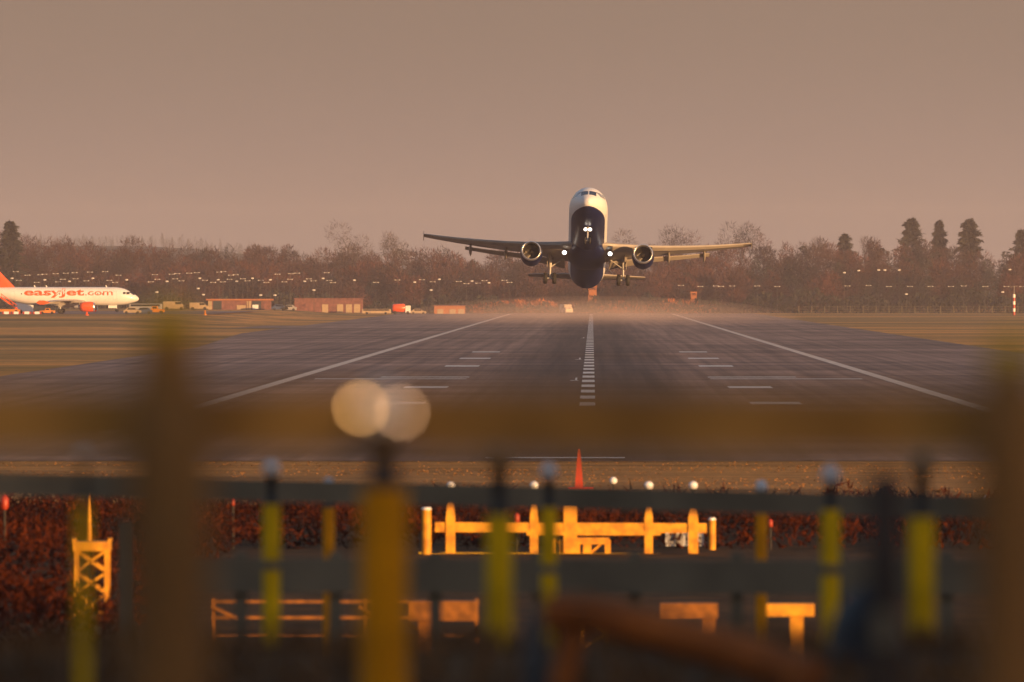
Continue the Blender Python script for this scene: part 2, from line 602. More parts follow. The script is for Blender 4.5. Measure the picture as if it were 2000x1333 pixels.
# ------------------------------------------------------------------ vegetation
def twig_cloud(centers, radii, n, lmin, lmax, wmin, wmax, up=0.5, shell=0.35):
    """n triangles: thin twigs filling blobs"""
    centers = np.asarray(centers, float)
    radii = np.asarray(radii, float)
    wts = (radii.prod(1)) ** 0.75
    k = RNG.choice(len(centers), n, p=wts / wts.sum())
    d = RNG.normal(size=(n, 3))
    d /= np.linalg.norm(d, axis=1)[:, None]
    r = shell + (1 - shell) * RNG.random(n) ** 0.6
    p = centers[k] + d * r[:, None] * radii[k]
    g = d * 0.8 + RNG.normal(size=(n, 3)) * 0.55 + np.array([0, 0, up])
    g /= np.linalg.norm(g, axis=1)[:, None]
    ln = RNG.uniform(lmin, lmax, n)[:, None]
    s = np.cross(g, RNG.normal(size=(n, 3)))
    s /= np.linalg.norm(s, axis=1)[:, None]
    wd = RNG.uniform(wmin, wmax, n)[:, None]
    return np.stack([p - s * wd, p + s * wd, p + g * ln], 1)   # n,3,3

def bare_blobs(h, wdt, rs):
    """sub-crowns of a bare deciduous tree"""
    n = rs.integers(10, 16)
    c, r = [], []
    for i in range(n):
        a = rs.uniform(0, 2 * math.pi)
        t = rs.uniform(0.30, 0.93)
        prof = math.sin(math.pi * min(1, (t - 0.12) / 0.95)) ** 0.7
        q = wdt * 0.5 * prof * rs.uniform(0.15, 0.85)
        c.append((q * math.cos(a), q * math.sin(a), h * t))
        rr = wdt * rs.uniform(0.14, 0.26)
        r.append((rr, rr, rr * rs.uniform(0.8, 1.3)))
    return c, r

def limbs(mb, h, wdt, rs, blobs, r0):
    top = Vector((rs.uniform(-.3, .3), rs.uniform(-.3, .3), h * 0.55))
    fork = Vector((0, 0, h * 0.24))
    mb.tube((0, 0, -0.3), fork, r0, r0 * 0.72, 7, False)
    mb.tube(fork, top, r0 * 0.72, r0 * 0.35, 6, False)
    for c in blobs:
        c = Vector(c)
        st = fork.lerp(top, min(1, max(0, (c.z - h * 0.35) / (h * 0.5))))
        mid = st.lerp(c, 0.55) + Vector((0, 0, h * 0.04))
        mb.tube(st, mid, r0 * 0.34, r0 * 0.22, 5, False)
        mb.tube(mid, c, r0 * 0.22, r0 * 0.07, 5, False)

def deciduous(name, label, h, wdt, seed, loc, ntw=5200, tm='twig', group=None, fine=1.0):
    rs = np.random.default_rng(seed)
    root = thing(name, label, 'tree', loc, group=group)
    c, r = bare_blobs(h, wdt, rs)
    mb = MB()
    limbs(mb, h, wdt, rs, c, h * 0.017)
    mb.build('trunk', M['bark'], root, True)
    tw = twig_cloud(c, r, ntw, 0.7, 1.7, 0.035 * fine, 0.085 * fine)
    np_mesh('crown', tw, 3, M[tm], root)
    return root

def conifer_tris(h, wdt, rs, n, base=0.12, shape='spire'):
    """layered sprays of needles"""
    t = rs.random(n) ** 0.8
    zz = h * (base + (1 - base) * t)
    if shape == 'spire':
        rad = wdt * 0.5 * (1 - t) ** 0.75 + 0.12
    else:
        rad = wdt * 0.5 * np.sin(np.pi * np.clip(0.16 + 0.80 * t, 0, 1)) ** 0.75 + 0.1
    a = rs.uniform(0, 2 * np.pi, n)
    lob = 0.74 + 0.26 * np.sin(a * 5 + zz * 1.1) + 0.22 * np.sin(a * 3 - zz * 2.3 + 2 * np.sin(zz * .7))
    lay = 0.82 + 0.26 * np.sin(zz * 2 * np.pi / (h * 0.085))
    q = rad * lob * lay * (0.25 + 0.75 * rs.random(n) ** 0.45)
    p = np.stack([q * np.cos(a), q * np.sin(a), zz - 0.22 * q], 1)
    g = np.stack([np.cos(a), np.sin(a), rs.uniform(-0.7, 0.25, n)], 1) + rs.normal(size=(n, 3)) * 0.35
    g /= np.linalg.norm(g, axis=1)[:, None]
    s = np.cross(g, rs.normal(size=(n, 3)))
    s /= np.linalg.norm(s, axis=1)[:, None]
    gap = np.sin(3 * a + zz * .9 + 1) * np.sin(zz * 1.6 + 2 * a) + 0.6 * np.sin(5 * a - zz * 2.9) + rs.uniform(-.8, .8, n)
    q_keep = gap > -0.55
    ln = rs.uniform(0.5, 1.2, n)[:, None] * h / 22
    wd = rs.uniform(0.12, 0.30, n)[:, None] * h / 22
    return np.stack([p - s * wd, p + s * wd, p + g * ln], 1)[q_keep]

def conifer(name, label, h, wdt, seed, loc, n=6500, shape='oval', base=0.1, group=None):
    rs = np.random.default_rng(seed)
    root = thing(name, label, 'tree', loc, group=group)
    mb = MB()
    mb.tube((0, 0, -0.3), (0, 0, h * 0.5), h * 0.016, h * 0.010, 8, False)
    mb.tube((0, 0, h * 0.5), (0, 0, h * 0.97), h * 0.010, 0.03, 6, False)
    mb.build('trunk', M['bark'], root, True)
    np_mesh('crown', conifer_tris(h, wdt, rs, n, base, shape), 3, M['needle'], root)
    return root

def plant_at(px, top_py, d):
    """base point on the ground and height for a tree whose top shows at a pixel"""
    p = P(px, top_py, d)
    zb = tz(p.x, d)
    return (p.x, d, zb), p.z - zb

def skyline():
    # single trees that stand out on the skyline
    ev = [(1780, 428, 2760, 66, 'broad dark evergreen with lumpy crown, left of three tall ones above right wood', 'oval'),
          (1834, 432, 2770, 78, 'narrow pointed evergreen, middle of three tall ones above right wood', 'spire'),
          (1893, 430, 2765, 48, 'rounded evergreen on bare stem, right of three tall ones above right wood', 'oval')]
    for i, (px, py, d, wpx, lab, shp) in enumerate(ev):
        loc, h = plant_at(px, py, d)
        conifer('evergreen_tree', lab, h, wpx * d / FPX, 40 + i, loc, 7500, shp, 0.12 if i < 2 else 0.5)
    loc, h = plant_at(20, 433, 2450)
    conifer('evergreen_tree', 'tall dark pine with ragged top at left end of the treeline', h, 60 * 2450 / FPX, 51, loc, 7000, 'oval', 0.15)
    loc, h = plant_at(1650, 458, 2755)
    conifer('evergreen_tree', 'squat dark evergreen rising from wood right of the wing tip', h, 46 * 2755 / FPX, 52, loc, 5000, 'oval', 0.2)
    loc, h = plant_at(1994, 450, 2755)
    conifer('evergreen_tree', 'dark evergreen at far right end of the treeline', h, 46 * 2755 / FPX, 53, loc, 5000, 'oval', 0.2)
    bare = [(688, 433, 2700, 120, 'large pale bare tree with rounded crown left of the airliner', 'twig_grey', 3200),
            (775, 455, 2720, 90, 'bare tree just right of the large pale one', 'twig_grey', 2800),
            (1320, 448, 2720, 120, 'wide bare reddish tree above the right wing of the airliner', 'twig', 3200),
            (1215, 452, 2740, 90, 'bare tree rising beside fuselage of the airliner', 'twig_grey', 2600),
            (1445, 446, 2720, 110, 'bare pinkish tree crown just right of the airliner wing', 'twig', 3000),
            (1590, 460, 2700, 80, 'bare tree left of the squat evergreen', 'twig', 2600),
            (1700, 462, 2560, 80, 'bare rounded tree between squat evergreen and tall broad one', 'twig', 3800),
            (245, 458, 2500, 100, 'dense brown bare tree behind parked airliner nose', 'twig', 4500),
            (70, 460, 2480, 110, 'bare brown tree beside the tall pine at left', 'twig', 4500)]
    for i, (px, py, d, wpx, lab, tm, n) in enumerate(bare):
        loc, h = plant_at(px, py, d)
        deciduous('bare_tree', lab, h, wpx * d / FPX, 70 + i, loc, n, tm)
skyline()

def woodland():
    """the belt of wood at the far end: reads as one mass"""
    rs = np.random.default_rng(5)
    prof_x = [-200, 0, 100, 200, 300, 480, 560, 620, 700, 800, 900, 1000, 1100, 1250, 1350, 1450, 1540, 1620, 1700, 1800, 1900, 1960, 2100, 2400]
    prof_y = [465, 470, 468, 475, 478, 482, 488, 488, 484, 482, 490, 492, 490, 486, 478, 474, 482, 480, 474, 472, 480, 474, 470, 470]
    tris, tris2 = [], []
    trunk = MB()
    rows = [(2470, 62, 9), (2520, 46, 9), (2580, 28, 8), (2650, 12, 8), (2740, 0, 8)]
    for ri, (d, drop, step) in enumerate(rows):
        x = -215.0
        while x < 185:
            px = x / d * FPX + VX
            top = np.interp(px, prof_x, prof_y) + drop + rs.uniform(-4, 9)
            dd = d + rs.uniform(-25, 25)
            zb = tz(x, dd)
            h = P(px, top, dd).z - zb
            wd = rs.uniform(9, 15)
            ever = rs.random() < (0.28 if px > 1500 or px < 250 else 0.14)
            if ever:
                t = conifer_tris(h * rs.uniform(.85, 1.0), wd * 0.8, rs, 1400, 0.03, 'oval')
                t = t + np.array([x, dd, zb])
                tris2.append(t)
            else:
                c, r = bare_blobs(h, wd, rs)
                t = twig_cloud(c, r, 1700, 0.8, 1.8, 0.06, 0.15)
                lo = twig_cloud([(0, 0, h * 0.2), (wd * .25, 0, h * .12), (-wd * .25, 0, h * .15)], [(wd * .35, wd * .35, h * .2)] * 3, 420, 0.8, 1.7, 0.07, 0.16)
                tris.append(t + np.array([x, dd, zb]))
                tris.append(lo + np.array([x, dd, zb]))
                trunk.tube((x, dd, zb - .2), (x, dd, zb + h * .6), h * .014, h * .006, 5, False)
            x += step * rs.uniform(0.55, 1.15)
    o = np_mesh('woodland', np.concatenate(tris), 3, M['twig'])
    tag(o, 'belt of bare reddish brown woodland across the far end of the airfield', 'woodland', kind='stuff')
    o = np_mesh('evergreen_undergrowth', np.concatenate(tris2), 3, M['needle'])
    tag(o, 'dark evergreens mixed into the woodland beyond the runway', 'woodland', kind='stuff')
    tag(trunk.build('woodland_trunks', M['bark'], None, True), 'trunks standing in the far wood', 'woodland', kind='stuff')
    # low dark hedge in front of the wood
    n = 34000
    x = rs.uniform(-230, 190, n)
    hgt = 3.0 + 1.6 * sstep((x - 10) / 40) + 1.2 * np.sin(x * 0.13) + 0.9 * np.sin(x * 0.41 + 1) + 0.6 * np.sin(x * 1.3)
    y = rs.uniform(2425, 2445, n)
    base = terrain(x, y)
    z = base + hgt * rs.random(n) ** 0.7
    p = np.stack([x, y, z], 1)
    g = rs.normal(size=(n, 3)) * 0.6 + np.array([0, 0, 0.6])
    s = rs.normal(size=(n, 3)) * 0.22
    t = np.stack([p - s, p + s, p + g * 0.7], 1)
    tag(np_mesh('hedge', t, 3, M['needle']), 'long low dark hedge along the foot of the far wood', 'hedge')
woodland()

def far_hill():
    ys = np.linspace(3300, 5200, 16)
    xs = np.linspace(-900, 900, 70)
    X, Y = np.meshgrid(xs, ys)
    # ridge seen at the left, falling to the right
    pxs = X / 4200 * FPX + VX
    top = np.interp(pxs, [-2400, -400, 100, 330, 480, 620, 800, 1100, 4800], [462, 470, 480, 480, 496, 512, 526, 540, 545])
    ridge = CAM_Z - (top - VY) / FPX * 4200
    Z = ridge * np.clip(sstep((Y - 3300) / 900), 0, 1) * (1 - 0.4 * sstep((Y - 4300) / 900)) - 0.3
    m = MB()
    nx = len(xs)
    m.v = [tuple(p) for p in np.stack([X, Y, Z], -1).reshape(-1, 3)]
    m.f = [(j * nx + i, j * nx + i + 1, (j + 1) * nx + i + 1, (j + 1) * nx + i) for j in range(len(ys) - 1) for i in range(nx - 1)]
    tag(m.build('hill', M['needle_far'], smooth=True), kind='structure')
    rs = np.random.default_rng(9)
    tris = []
    for k in range(1100):
        x = rs.uniform(-520, -60)
        y = rs.uniform(3980, 4260)
        px = x / 4200 * FPX + VX
        rg = CAM_Z - (np.interp(px, [-2400, -400, 100, 330, 480, 620, 800, 1100, 4800], [462, 470, 480, 480, 496, 512, 526, 540, 545]) - VY) / FPX * 4200
        z = rg * float(sstep((y - 3300) / 900)) - 0.3
        h = rs.uniform(4.5, 7) if k % 12 else rs.uniform(7, 9)
        z -= 1.5
        tris.append(conifer_tris(h, h * .55, rs, 220, 0.0, 'spire') * np.array([1, 1, 1]) + np.array([x, y, z]))
    tag(np_mesh('forest', np.concatenate(tris), 3, M['needle_far']), 'hazy conifer forest covering the distant ridge at left', 'forest', kind='stuff')
far_hill()

def bush(name, label, cat, loc, wdt, h, seed, m, n=900, size=1.0, group=None):
    rs = np.random.default_rng(seed)
    c = [(rs.uniform(-.3, .3) * wdt, rs.uniform(-.25, .25) * wdt, h * rs.uniform(.25, .6)) for _ in range(6)]
    r = [(wdt * rs.uniform(.18, .3), wdt * rs.uniform(.18, .3), h * rs.uniform(.25, .42)) for _ in range(6)]
    t = twig_cloud(c, r, n, .35 * size, .9 * size, .05 * size, .14 * size)
    t[:, :, 2] = np.maximum(t[:, :, 2], 0.0)
    o = np_mesh(name, t, 3, m)
    o.location = loc
    return tag(o, label, cat, group)

# scrub past the runway end, orange sunlight put into its colour
for i, (px, hh, ww) in enumerate([(935, 2.2, 9), (965, 3.0, 10), (1000, 2.7, 10), (1040, 3.2, 11), (1075, 2.5, 9), (1128, 2.3, 8),
                                  (1195, 2.5, 9), (1232, 2.8, 11), (1272, 3.1, 10), (1315, 2.9, 11), (1352, 3.3, 9), (1378, 2.2, 7)]):
    d = 2448 + (i % 3) * 4
    x = (px - VX) / FPX * d
    bush('scrub_bush', 'low bush coloured sunlit orange in the hazy scrub just past the runway end', 'bush', (x, d - 14, 0), ww, hh * 1.35, 300 + i, M['sunlit_bush'],
         1500, 1.3, 'sunlit orange scrub bushes past the runway end')

def bramble():
    """dark red thicket between the barrier and the verge"""
    n = 84000
    rs = np.random.default_rng(21)
    x = rs.uniform(-30, 24, n)
    y = rs.uniform(223, 262, n)
    lf = rs.random(n) < .30
    x = np.where(lf, rs.uniform(-24, -9, n), x)
    y = np.where(lf, rs.uniform(150, 224, n), y)
    hgt = 0.70 + 0.26 * np.sin(x * 1.1 + y * 0.2) + 0.22 * np.sin(x * 2.7 - y * 0.5) + 0.10 * np.sin(x * 5.3 + 1)
    hgt = np.where(np.abs(x + 1.0) < 4.5, hgt * 0.9, hgt)
    hgt = hgt * (0.15 + 0.85 * sstep((263 - y) / 14))
    z = hgt * rs.random(n) ** 0.55 * np.where(lf, 1.0, sstep((y - 221) / 5))
    p = np.stack([x, y, z], 1)
    g = rs.normal(size=(n, 3)) * 0.6 + np.array([0, 0, 0.35])
    s = rs.normal(size=(n, 3))
    ln = rs.uniform(.08, .30, n)[:, None]
    t = np.stack([p - s * .028, p + s * .028, p + g * ln], 1)
    t[:, :, 2] = np.maximum(t[:, :, 2], 0.01)
    tag(np_mesh('bramble_thicket', t, 3, M['bramble']), 'dark red bramble thicket between barrier and golden verge', 'brambles', kind='stuff')
    # golden tufts on the verge
    n = 15000
    x = rs.uniform(-34, 26, n)
    y = rs.uniform(268, 335, n)
    keep = (np.sin(x * .35 + y * .19) + np.sin(x * .12 - y * .33) + rs.uniform(-1.3, 1.3, n)) > -0.4
    x, y = x[keep], y[keep]
    n = len(x)
    p = np.stack([x, y, np.full(n, 0.02)], 1)
    a = rs.uniform(0, np.pi, n)
    s = np.stack([np.cos(a), np.sin(a), np.zeros(n)], 1) * rs.uniform(.02, .06, n)[:, None]
    g = rs.normal(size=(n, 3)) * .05
    g[:, 2] = rs.uniform(.02, .055, n)
    t = np.stack([p - s, p + s, p + g], 1)
    tag(np_mesh('verge_grass', t, 3, M['blade']), 'rough golden winter grass on the verge before the runway', 'grass', kind='stuff')
    # dark rough grass on the near bank
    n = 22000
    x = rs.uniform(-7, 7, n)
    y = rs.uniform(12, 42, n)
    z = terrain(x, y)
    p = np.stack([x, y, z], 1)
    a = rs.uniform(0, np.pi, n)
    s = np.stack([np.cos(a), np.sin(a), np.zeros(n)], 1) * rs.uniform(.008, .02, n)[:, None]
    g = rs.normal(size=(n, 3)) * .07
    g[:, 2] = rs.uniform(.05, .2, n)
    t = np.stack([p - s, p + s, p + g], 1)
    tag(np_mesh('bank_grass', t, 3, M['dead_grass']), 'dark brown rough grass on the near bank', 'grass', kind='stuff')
bramble()

def shade_belt():
    """dense evergreens to the right of the bank, added out of the picture to shade the foreground"""
    first = None
    rs = np.random.default_rng(3)
    k = 0
    for y in np.arange(-95, 88, 8.0):
        loc = (57 + rs.uniform(-3, 3), float(y), tz(57, y) - .2)
        if first is None:
            first = conifer('evergreen_tree', 'dense unseen evergreen added right of the bank to shade the foreground', 17.5, 13, 91, loc, 9000, 'oval', 0.0, group='unseen shade belt right of the bank')
        else:
            dup(first, loc, (0, 0, rs.uniform(0, 6)))
        if y < 62:
            dup(first, (67 + rs.uniform(-3, 3), float(y) + 4, tz(67, y) - .2), (0, 0, rs.uniform(0, 6)))
shade_belt()

# ------------------------------------------------------------------ airliners
def cubic(xs, ys, x):
    xs, ys = np.asarray(xs, float), np.asarray(ys, float)
    m = np.gradient(ys, xs)
    # keep monotone pieces flat
    dl = np.diff(ys) / np.diff(xs)
    for i in range(len(dl)):
        if dl[i] == 0:
            m[i] = m[i + 1] = 0
    i = int(np.clip(np.searchsorted(xs, x) - 1, 0, len(xs) - 2))
    h = xs[i + 1] - xs[i]
    t = (x - xs[i]) / h
    return float((2 * t**3 - 3 * t**2 + 1) * ys[i] + (t**3 - 2 * t**2 + t) * h * m[i] + (-2 * t**3 + 3 * t**2) * ys[i + 1] + (t**3 - t**2) * h * m[i + 1])

class Airliner:
    def __init__(self, L, s0):
        self.L, self.s0 = L, s0
        st = [(0, -.60, .03, .03), (.12, -.59, .30, .29), (.4, -.55, .58, .55), (.9, -.47, .90, .86), (1.4, -.39, 1.14, 1.06), (1.9, -.31, 1.34, 1.28),
              (2.5, -.21, 1.53, 1.55), (3.3, -.10, 1.71, 1.79), (4.3, -.03, 1.87, 1.96), (5.5, 0, 1.96, 2.05), (6.5, 0, 1.975, 2.07),
              (L - 16, 0, 1.975, 2.07), (L - 14, .03, 1.965, 2.04), (L - 11, .24, 1.80, 1.82), (L - 8, .58, 1.47, 1.47), (L - 5, .94, 1.04, 1.03), (L - 2, 1.24, .58, .56), (L, 1.42, .22, .20)]
        self.S = [np.array(c) for c in zip(*st)]
    def ring(self, s):
        return [cubic(self.S[0], self.S[k], s) for k in (1, 2, 3)]
    def surf(self, s, x, up=True, off=0.012):
        zc, rw, rh = self.ring(s)
        q = max(0.0, 1 - (x / rw) ** 2)
        z = zc + (1 if up else -1) * rh * math.sqrt(q)
        n = Vector((x / rw**2, 0, (z - zc) / rh**2)).normalized()
        return Vector((x, s - self.s0, z)) + n * off
    def front(self, x, z, off=0.014):
        lo, hi = .1, 5.5
        for _ in range(40):
            mid = (lo + hi) / 2
            zc, rw, rh = self.ring(mid)
            if abs(x) < rw and zc + rh * math.sqrt(1 - (x / rw) ** 2) > z:
                hi = mid
            else:
                lo = mid
        return Vector((x, hi - self.s0 - off * 1.6, z + off * .5))
    def side(self, s, z, sgn, off=0.012):
        zc, rw, rh = self.ring(s)
        q = max(0.0, 1 - ((z - zc) / rh) ** 2)
        x = rw * math.sqrt(q)
        n = Vector((x / rw**2, 0, (z - zc) / rh**2)).normalized()
        p = Vector((x, s - self.s0, z)) + n * off
        return Vector((p.x * sgn, p.y, p.z))

def airfoil(n=9, t=0.12, camber=0.02):
    xs = [0.5 * (1 - math.cos(math.pi * i / n)) for i in range(n + 1)]
    def th(x):
        return 5 * t * (0.2969 * math.sqrt(x) - 0.126 * x - 0.3516 * x**2 + 0.2843 * x**3 - 0.1036 * x**4)
    upper = [(x, th(x) + camber * 4 * x * (1 - x)) for x in xs]
    lower = [(x, -th(x) + camber * 4 * x * (1 - x)) for x in xs[1:-1]]
    return upper + lower[::-1]

def wing_section(x, le, chord, z, s0, t=0.12, twist=0.0, camber=0.02):
    pts = []
    for a, b in airfoil(9, t, camber):
        yy, zz = a * chord, b * chord
        c, s = math.cos(twist), math.sin(twist)
        pts.append(Vector((x, le + yy * c - s0 + zz * s, z + zz * c - yy * s)))
    return pts

def build_airliner(name, label, L, loc, rot, livery):
    s0 = 20.0 * L / 44.5
    A = Airliner(L, s0)
    root = thing(name, label, 'airliner', loc, rot)
    m_body, m_eng, m_wing, m_fin = livery['body'], livery['engine'], livery['wing'], livery['fin']
    wing_le = livery['wing_le']
    # fuselage
    n = 40
    ss = [0, .06, .12, .25, .4, .65, .9, 1.15, 1.4, 1.65, 1.9, 2.2, 2.5, 2.9, 3.3, 3.8, 4.3, 4.9, 5.5, 6.5, 10, 15, 20, L - 16, L - 15, L - 14, L - 12.5, L - 11, L - 9.5, L - 8, L - 6.5, L - 5, L - 3.5, L - 2, L - 1, L]
    ss = sorted(set(ss))
    rings = []
    for s in ss:
        zc, rw, rh = A.ring(s)
        rings.append([Vector((rw * math.cos(2 * math.pi * i / n), s - s0, zc + rh * math.sin(2 * math.pi * i / n))) for i in range(n)])
    body = MB().loft(rings)
    body = body.build('fuselage', m_body, root, True)
    # belly fairing
    a0, a1 = wing_le - 2.2, wing_le + 9.8
    rr = []
    for k in range(15):
        t = k / 14
        f = math.sin(math.pi * t) ** 0.55 if 0 < t < 1 else 0.02
        s = a0 + (a1 - a0) * t
        hw, hh = 0.3 + 1.74 * f, 0.15 + 0.95 * f
        rr.append([Vector((hw * math.copysign(abs(math.cos(2 * math.pi * i / 28)) ** .7, math.cos(2 * math.pi * i / 28)), s - s0,
                           -1.32 + hh * math.copysign(abs(math.sin(2 * math.pi * i / 28)) ** .8, math.sin(2 * math.pi * i / 28)))) for i in range(28)])
    MB().loft(rr).build('belly_fairing', livery['belly'], root, True)
    # windscreen panes
    for sg in (-1, 1):
        b = MB()
        g = [[A.front(sg * (.07 + .70 * u), z - .05 * u * u) for u in np.linspace(0, 1, 5)] for z in np.linspace(.34, .98, 5)]
        fs = [(i * 5 + j, i * 5 + j + 1, (i + 1) * 5 + j + 1, (i + 1) * 5 + j) for i in range(4) for j in range(4)]
        b.add([p for r_ in g for p in r_], fs)
        b.build('windscreen', M['glass'], root, True)
        for (sa, sb, za, zb) in ((2.05, 2.75, .42, .95), (2.9, 3.5, .48, .95)):
            b = MB()
            g = [[A.side(s, za + (zb - za) * u, sg, .014) for u in np.linspace(0, 1, 4)] for s in np.linspace(sa, sb, 4)]
            fs = [(i * 4 + j, i * 4 + j + 1, (i + 1) * 4 + j + 1, (i + 1) * 4 + j) for i in range(3) for j in range(3)]
            b.add([p for r_ in g for p in r_], fs)
            b.build('side_window', livery.get('side_glass', M['glass']), root, True)
        # cabin windows and door outlines
        b = MB()
        s = 7.0
        while s < L - 11:
            b.add([A.side(s + dx, .52 + dz, sg, .012) for dx, dz in ((-.09, -.16), (.09, -.16), (.12, 0), (.09, .16), (-.09, .16), (-.12, 0))], [(0, 1, 2, 3, 4, 5)])
            s += 1.07
        b.build('cabin_windows', M['glass'], root)['kind'] = "stuff"
        for sd in (5.3, L - 9.3):
            b = MB()
            for (da, db, za, zb) in ((-.44, -.41, -.75, 1.1), (.41, .44, -.75, 1.1), (-.44, .44, 1.08, 1.12), (-.44, .44, -.77, -.73)):
                g = [[A.side(sd + da + (db - da) * v, za + (zb - za) * u, sg, .011) for u in np.linspace(0, 1, 6)] for v in (0, 1)]
                b.add(g[0] + g[1], [(i, i + 1, 7 + i, 6 + i) for i in range(5)])
            b.build('door_outline', M['grey_metal'], root)
    # wings
    def wz(x):
        u = (abs(x) - 1.9) / 15.1
        return -1.22 + .087 * (abs(x) - 1.9) + livery['flex'] * max(0, u) ** 2
    def wle(x):
        return wing_le + max(0, abs(x) - 1.9) * 0.515
    def wch(x):
        x = abs(x)
        return np.interp(x, [0, 1.9, 6.4, 17.0], [7.4, 6.6, 3.95, 1.55])
    for sg in (-1, 1):
        secs = []
        for x in (0.8, 1.9, 3.4, 5.0, 6.4, 8.5, 11, 13.5, 15.6, 16.8, 17.05):
            c = wch(x) * (1.0 if x < 17 else 0.8)
            secs.append(wing_section(sg * x, wle(x) + (0 if x < 17 else .2), c, wz(x), s0, np.interp(x, [0, 6.4, 17], [.145, .118, .105]), R(np.interp(x, [0, 17], [3.5, -1.0]))))
        wng = MB().loft(secs).build('wing', m_wing, root, True)
        # slats drooped ahead of the leading edge
        if livery['flaps']:
            for (xa, xb) in ((2.6, 4.9), (6.7, 16.2)):
                sec = [wing_section(sg * x, wle(x) - .10 * wch(x) - .05, wch(x) * .15 + .12, wz(x) - .045 * wch(x) - .02, s0, .22, R(24), .06) for x in np.linspace(xa, xb, 6)]
                MB().loft(sec).build('slat', M['wing'], wng, True)
            for (xa, xb) in ((2.3, 6.25), (6.55, 12.7)):
                sec = [wing_section(sg * x, wle(x) + wch(x) * .86, wch(x) * .23, wz(x) - .052 * wch(x) - .16, s0, .13, R(22), .03) for x in np.linspace(xa, xb, 6)]
                MB().loft(sec).build('flap', M['wing'], wng, True)
        for fx in (3.9, 8.45, 12.15):
            c = wch(fx)
            pr = [(0, .02), (.35, .13), (1.1, .20), (2.0, .19), (2.8, .10), (3.3, .02)]
            ringl = []
            for t, r_ in pr:
                ringl.append([Vector((sg * fx + r_ * .85 * math.cos(2 * math.pi * i / 12), wle(fx) + c * .55 + t - s0,
                                      wz(fx) - .30 - .10 * t + 1.75 * r_ * math.sin(2 * math.pi * i / 12))) for i in range(12)])
            MB().loft(ringl).build('flap_fairing', m_wing, root, True)
        # wing tip fence
        b = MB()
        x = 17.06
        yb = wle(17) - s0
        vs = []
        for dx in (-.03, .03):
            for (yy, zz) in ((.15, 0), (.75, .48), (1.25, .5), (1.55, 0), (1.2, -.42), (.8, -.4)):
                fk = livery.get('fence', 1.0)
                vs.append((sg * (x + dx), yb + yy * fk - (fk - 1) * .8, wz(17) + zz))
        b.add(vs, [(0, 1, 2, 3, 4, 5), (11, 10, 9, 8, 7, 6)] + [(i, (i + 1) % 6, 6 + (i + 1) % 6, 6 + i) for i in range(6)], True)
        b.build('wing_tip_fence', livery.get('tip', m_wing), root)
        # engine
        ex, ez, es = sg * 5.75, livery['ez'], wing_le - 2.1
        eo = Vector((ex, es - s0, ez))
        nac = MB().lathe([(.12, .985), (.3, 1.05), (.8, 1.13), (1.6, 1.15), (2.5, 1.07), (3.3, .90), (3.3, .80), (2.2, .82)], eo, 'y', 32, False).build('engine', m_eng, root, True)
        MB().lathe([(.5, .835), (.2, .845), (.06, .875), (0, .925), (.04, .975), (.16, 1.005), (.28, 1.047)], eo, 'y', 32, False).build('intake_lip', M['lip'], nac, True)
        MB().lathe([(.5, .835), (1.05, .86), (1.10, .86)], eo, 'y', 32, False).build('intake_duct', M['dark'], nac, True)
        b = MB()
        for k in range(22):
            a = 2 * math.pi * k / 22
            ca, sa = math.cos(a), math.sin(a)
            t = Vector((-sa, 0, ca))
            rdir = Vector((ca, 0, sa))
            p0, p1 = eo + rdir * .24 + Vector((0, 1.0, 0)), eo + rdir * .855 + Vector((0, 1.0, 0))
            b.add([p0 - t * .03 + Vector((0, -.06, 0)), p0 + t * .03 + Vector((0, .06, 0)), p1 + t * .10 + Vector((0, .05, 0)), p1 - t * .10 + Vector((0, -.05, 0))], [(0, 1, 2, 3)])
        b.lathe([(1.09, .86), (1.12, .86)], eo, 'y', 24, True)
        b.build('fan', M['fan'], nac)
        MB().lathe([(.62, .01), (.7, .10), (.85, .19), (1.02, .26)], eo, 'y', 16, True).build('spinner', M['fan'], nac, True)
        MB().lathe([(2.3, .62), (3.5, .52), (4.2, .36), (4.6, .24)], eo, 'y', 20, True).build('exhaust_nozzle', M['grey_metal'], nac, True)
        sec = []
        for zz, y0, y1, th in ((ez + .95, 2.3, 5.2, .10), (ez + 1.22, 2.6, 5.4, .13), (wz(5.75) + .02, 4.1, 6.0, .12)):
            sec.append([Vector((ex - th, es + y0 + .3 - s0, zz)), Vector((ex, es + y0 - s0, zz)), Vector((ex + th, es + y0 + .3 - s0, zz)), Vector((ex + th, es + y1 - s0, zz)), Vector((ex - th, es + y1 - s0, zz))])
        MB().loft(sec).build('pylon', m_wing, root)
    # tail
    def blade(name, secs, m):
        return MB().loft(secs).build(name, m, root, True)
    fz = [(1.55, L - 10.2, 6.6), (2.4, L - 9.35, 5.85), (4.6, L - 7.2, 4.4), (7.2, L - 4.75, 2.75), (7.8, L - 4.0, 2.0)]
    secs = []
    for z, le, c in fz:
        secs.append([Vector((b_ * c, le + a_ * c - s0, z)) for a_, b_ in airfoil(9, .10, 0)])
    blade('tail_fin', secs, m_fin)
    for sg in (-1, 1):
        secs = [wing_section(sg * x, L - 6.9 + (x - .5) * .58, np.interp(x, [0.5, 6.2], [3.4, 1.35]), 1.0 + (x - .5) * .105, s0, .10, R(-2), 0) for x in (.4, 1.5, 3, 4.8, 6.0, 6.2)]
        blade('tailplane', secs, m_wing)
    # landing gear
    gz = livery['gear']
    ms = wing_le + 5.7
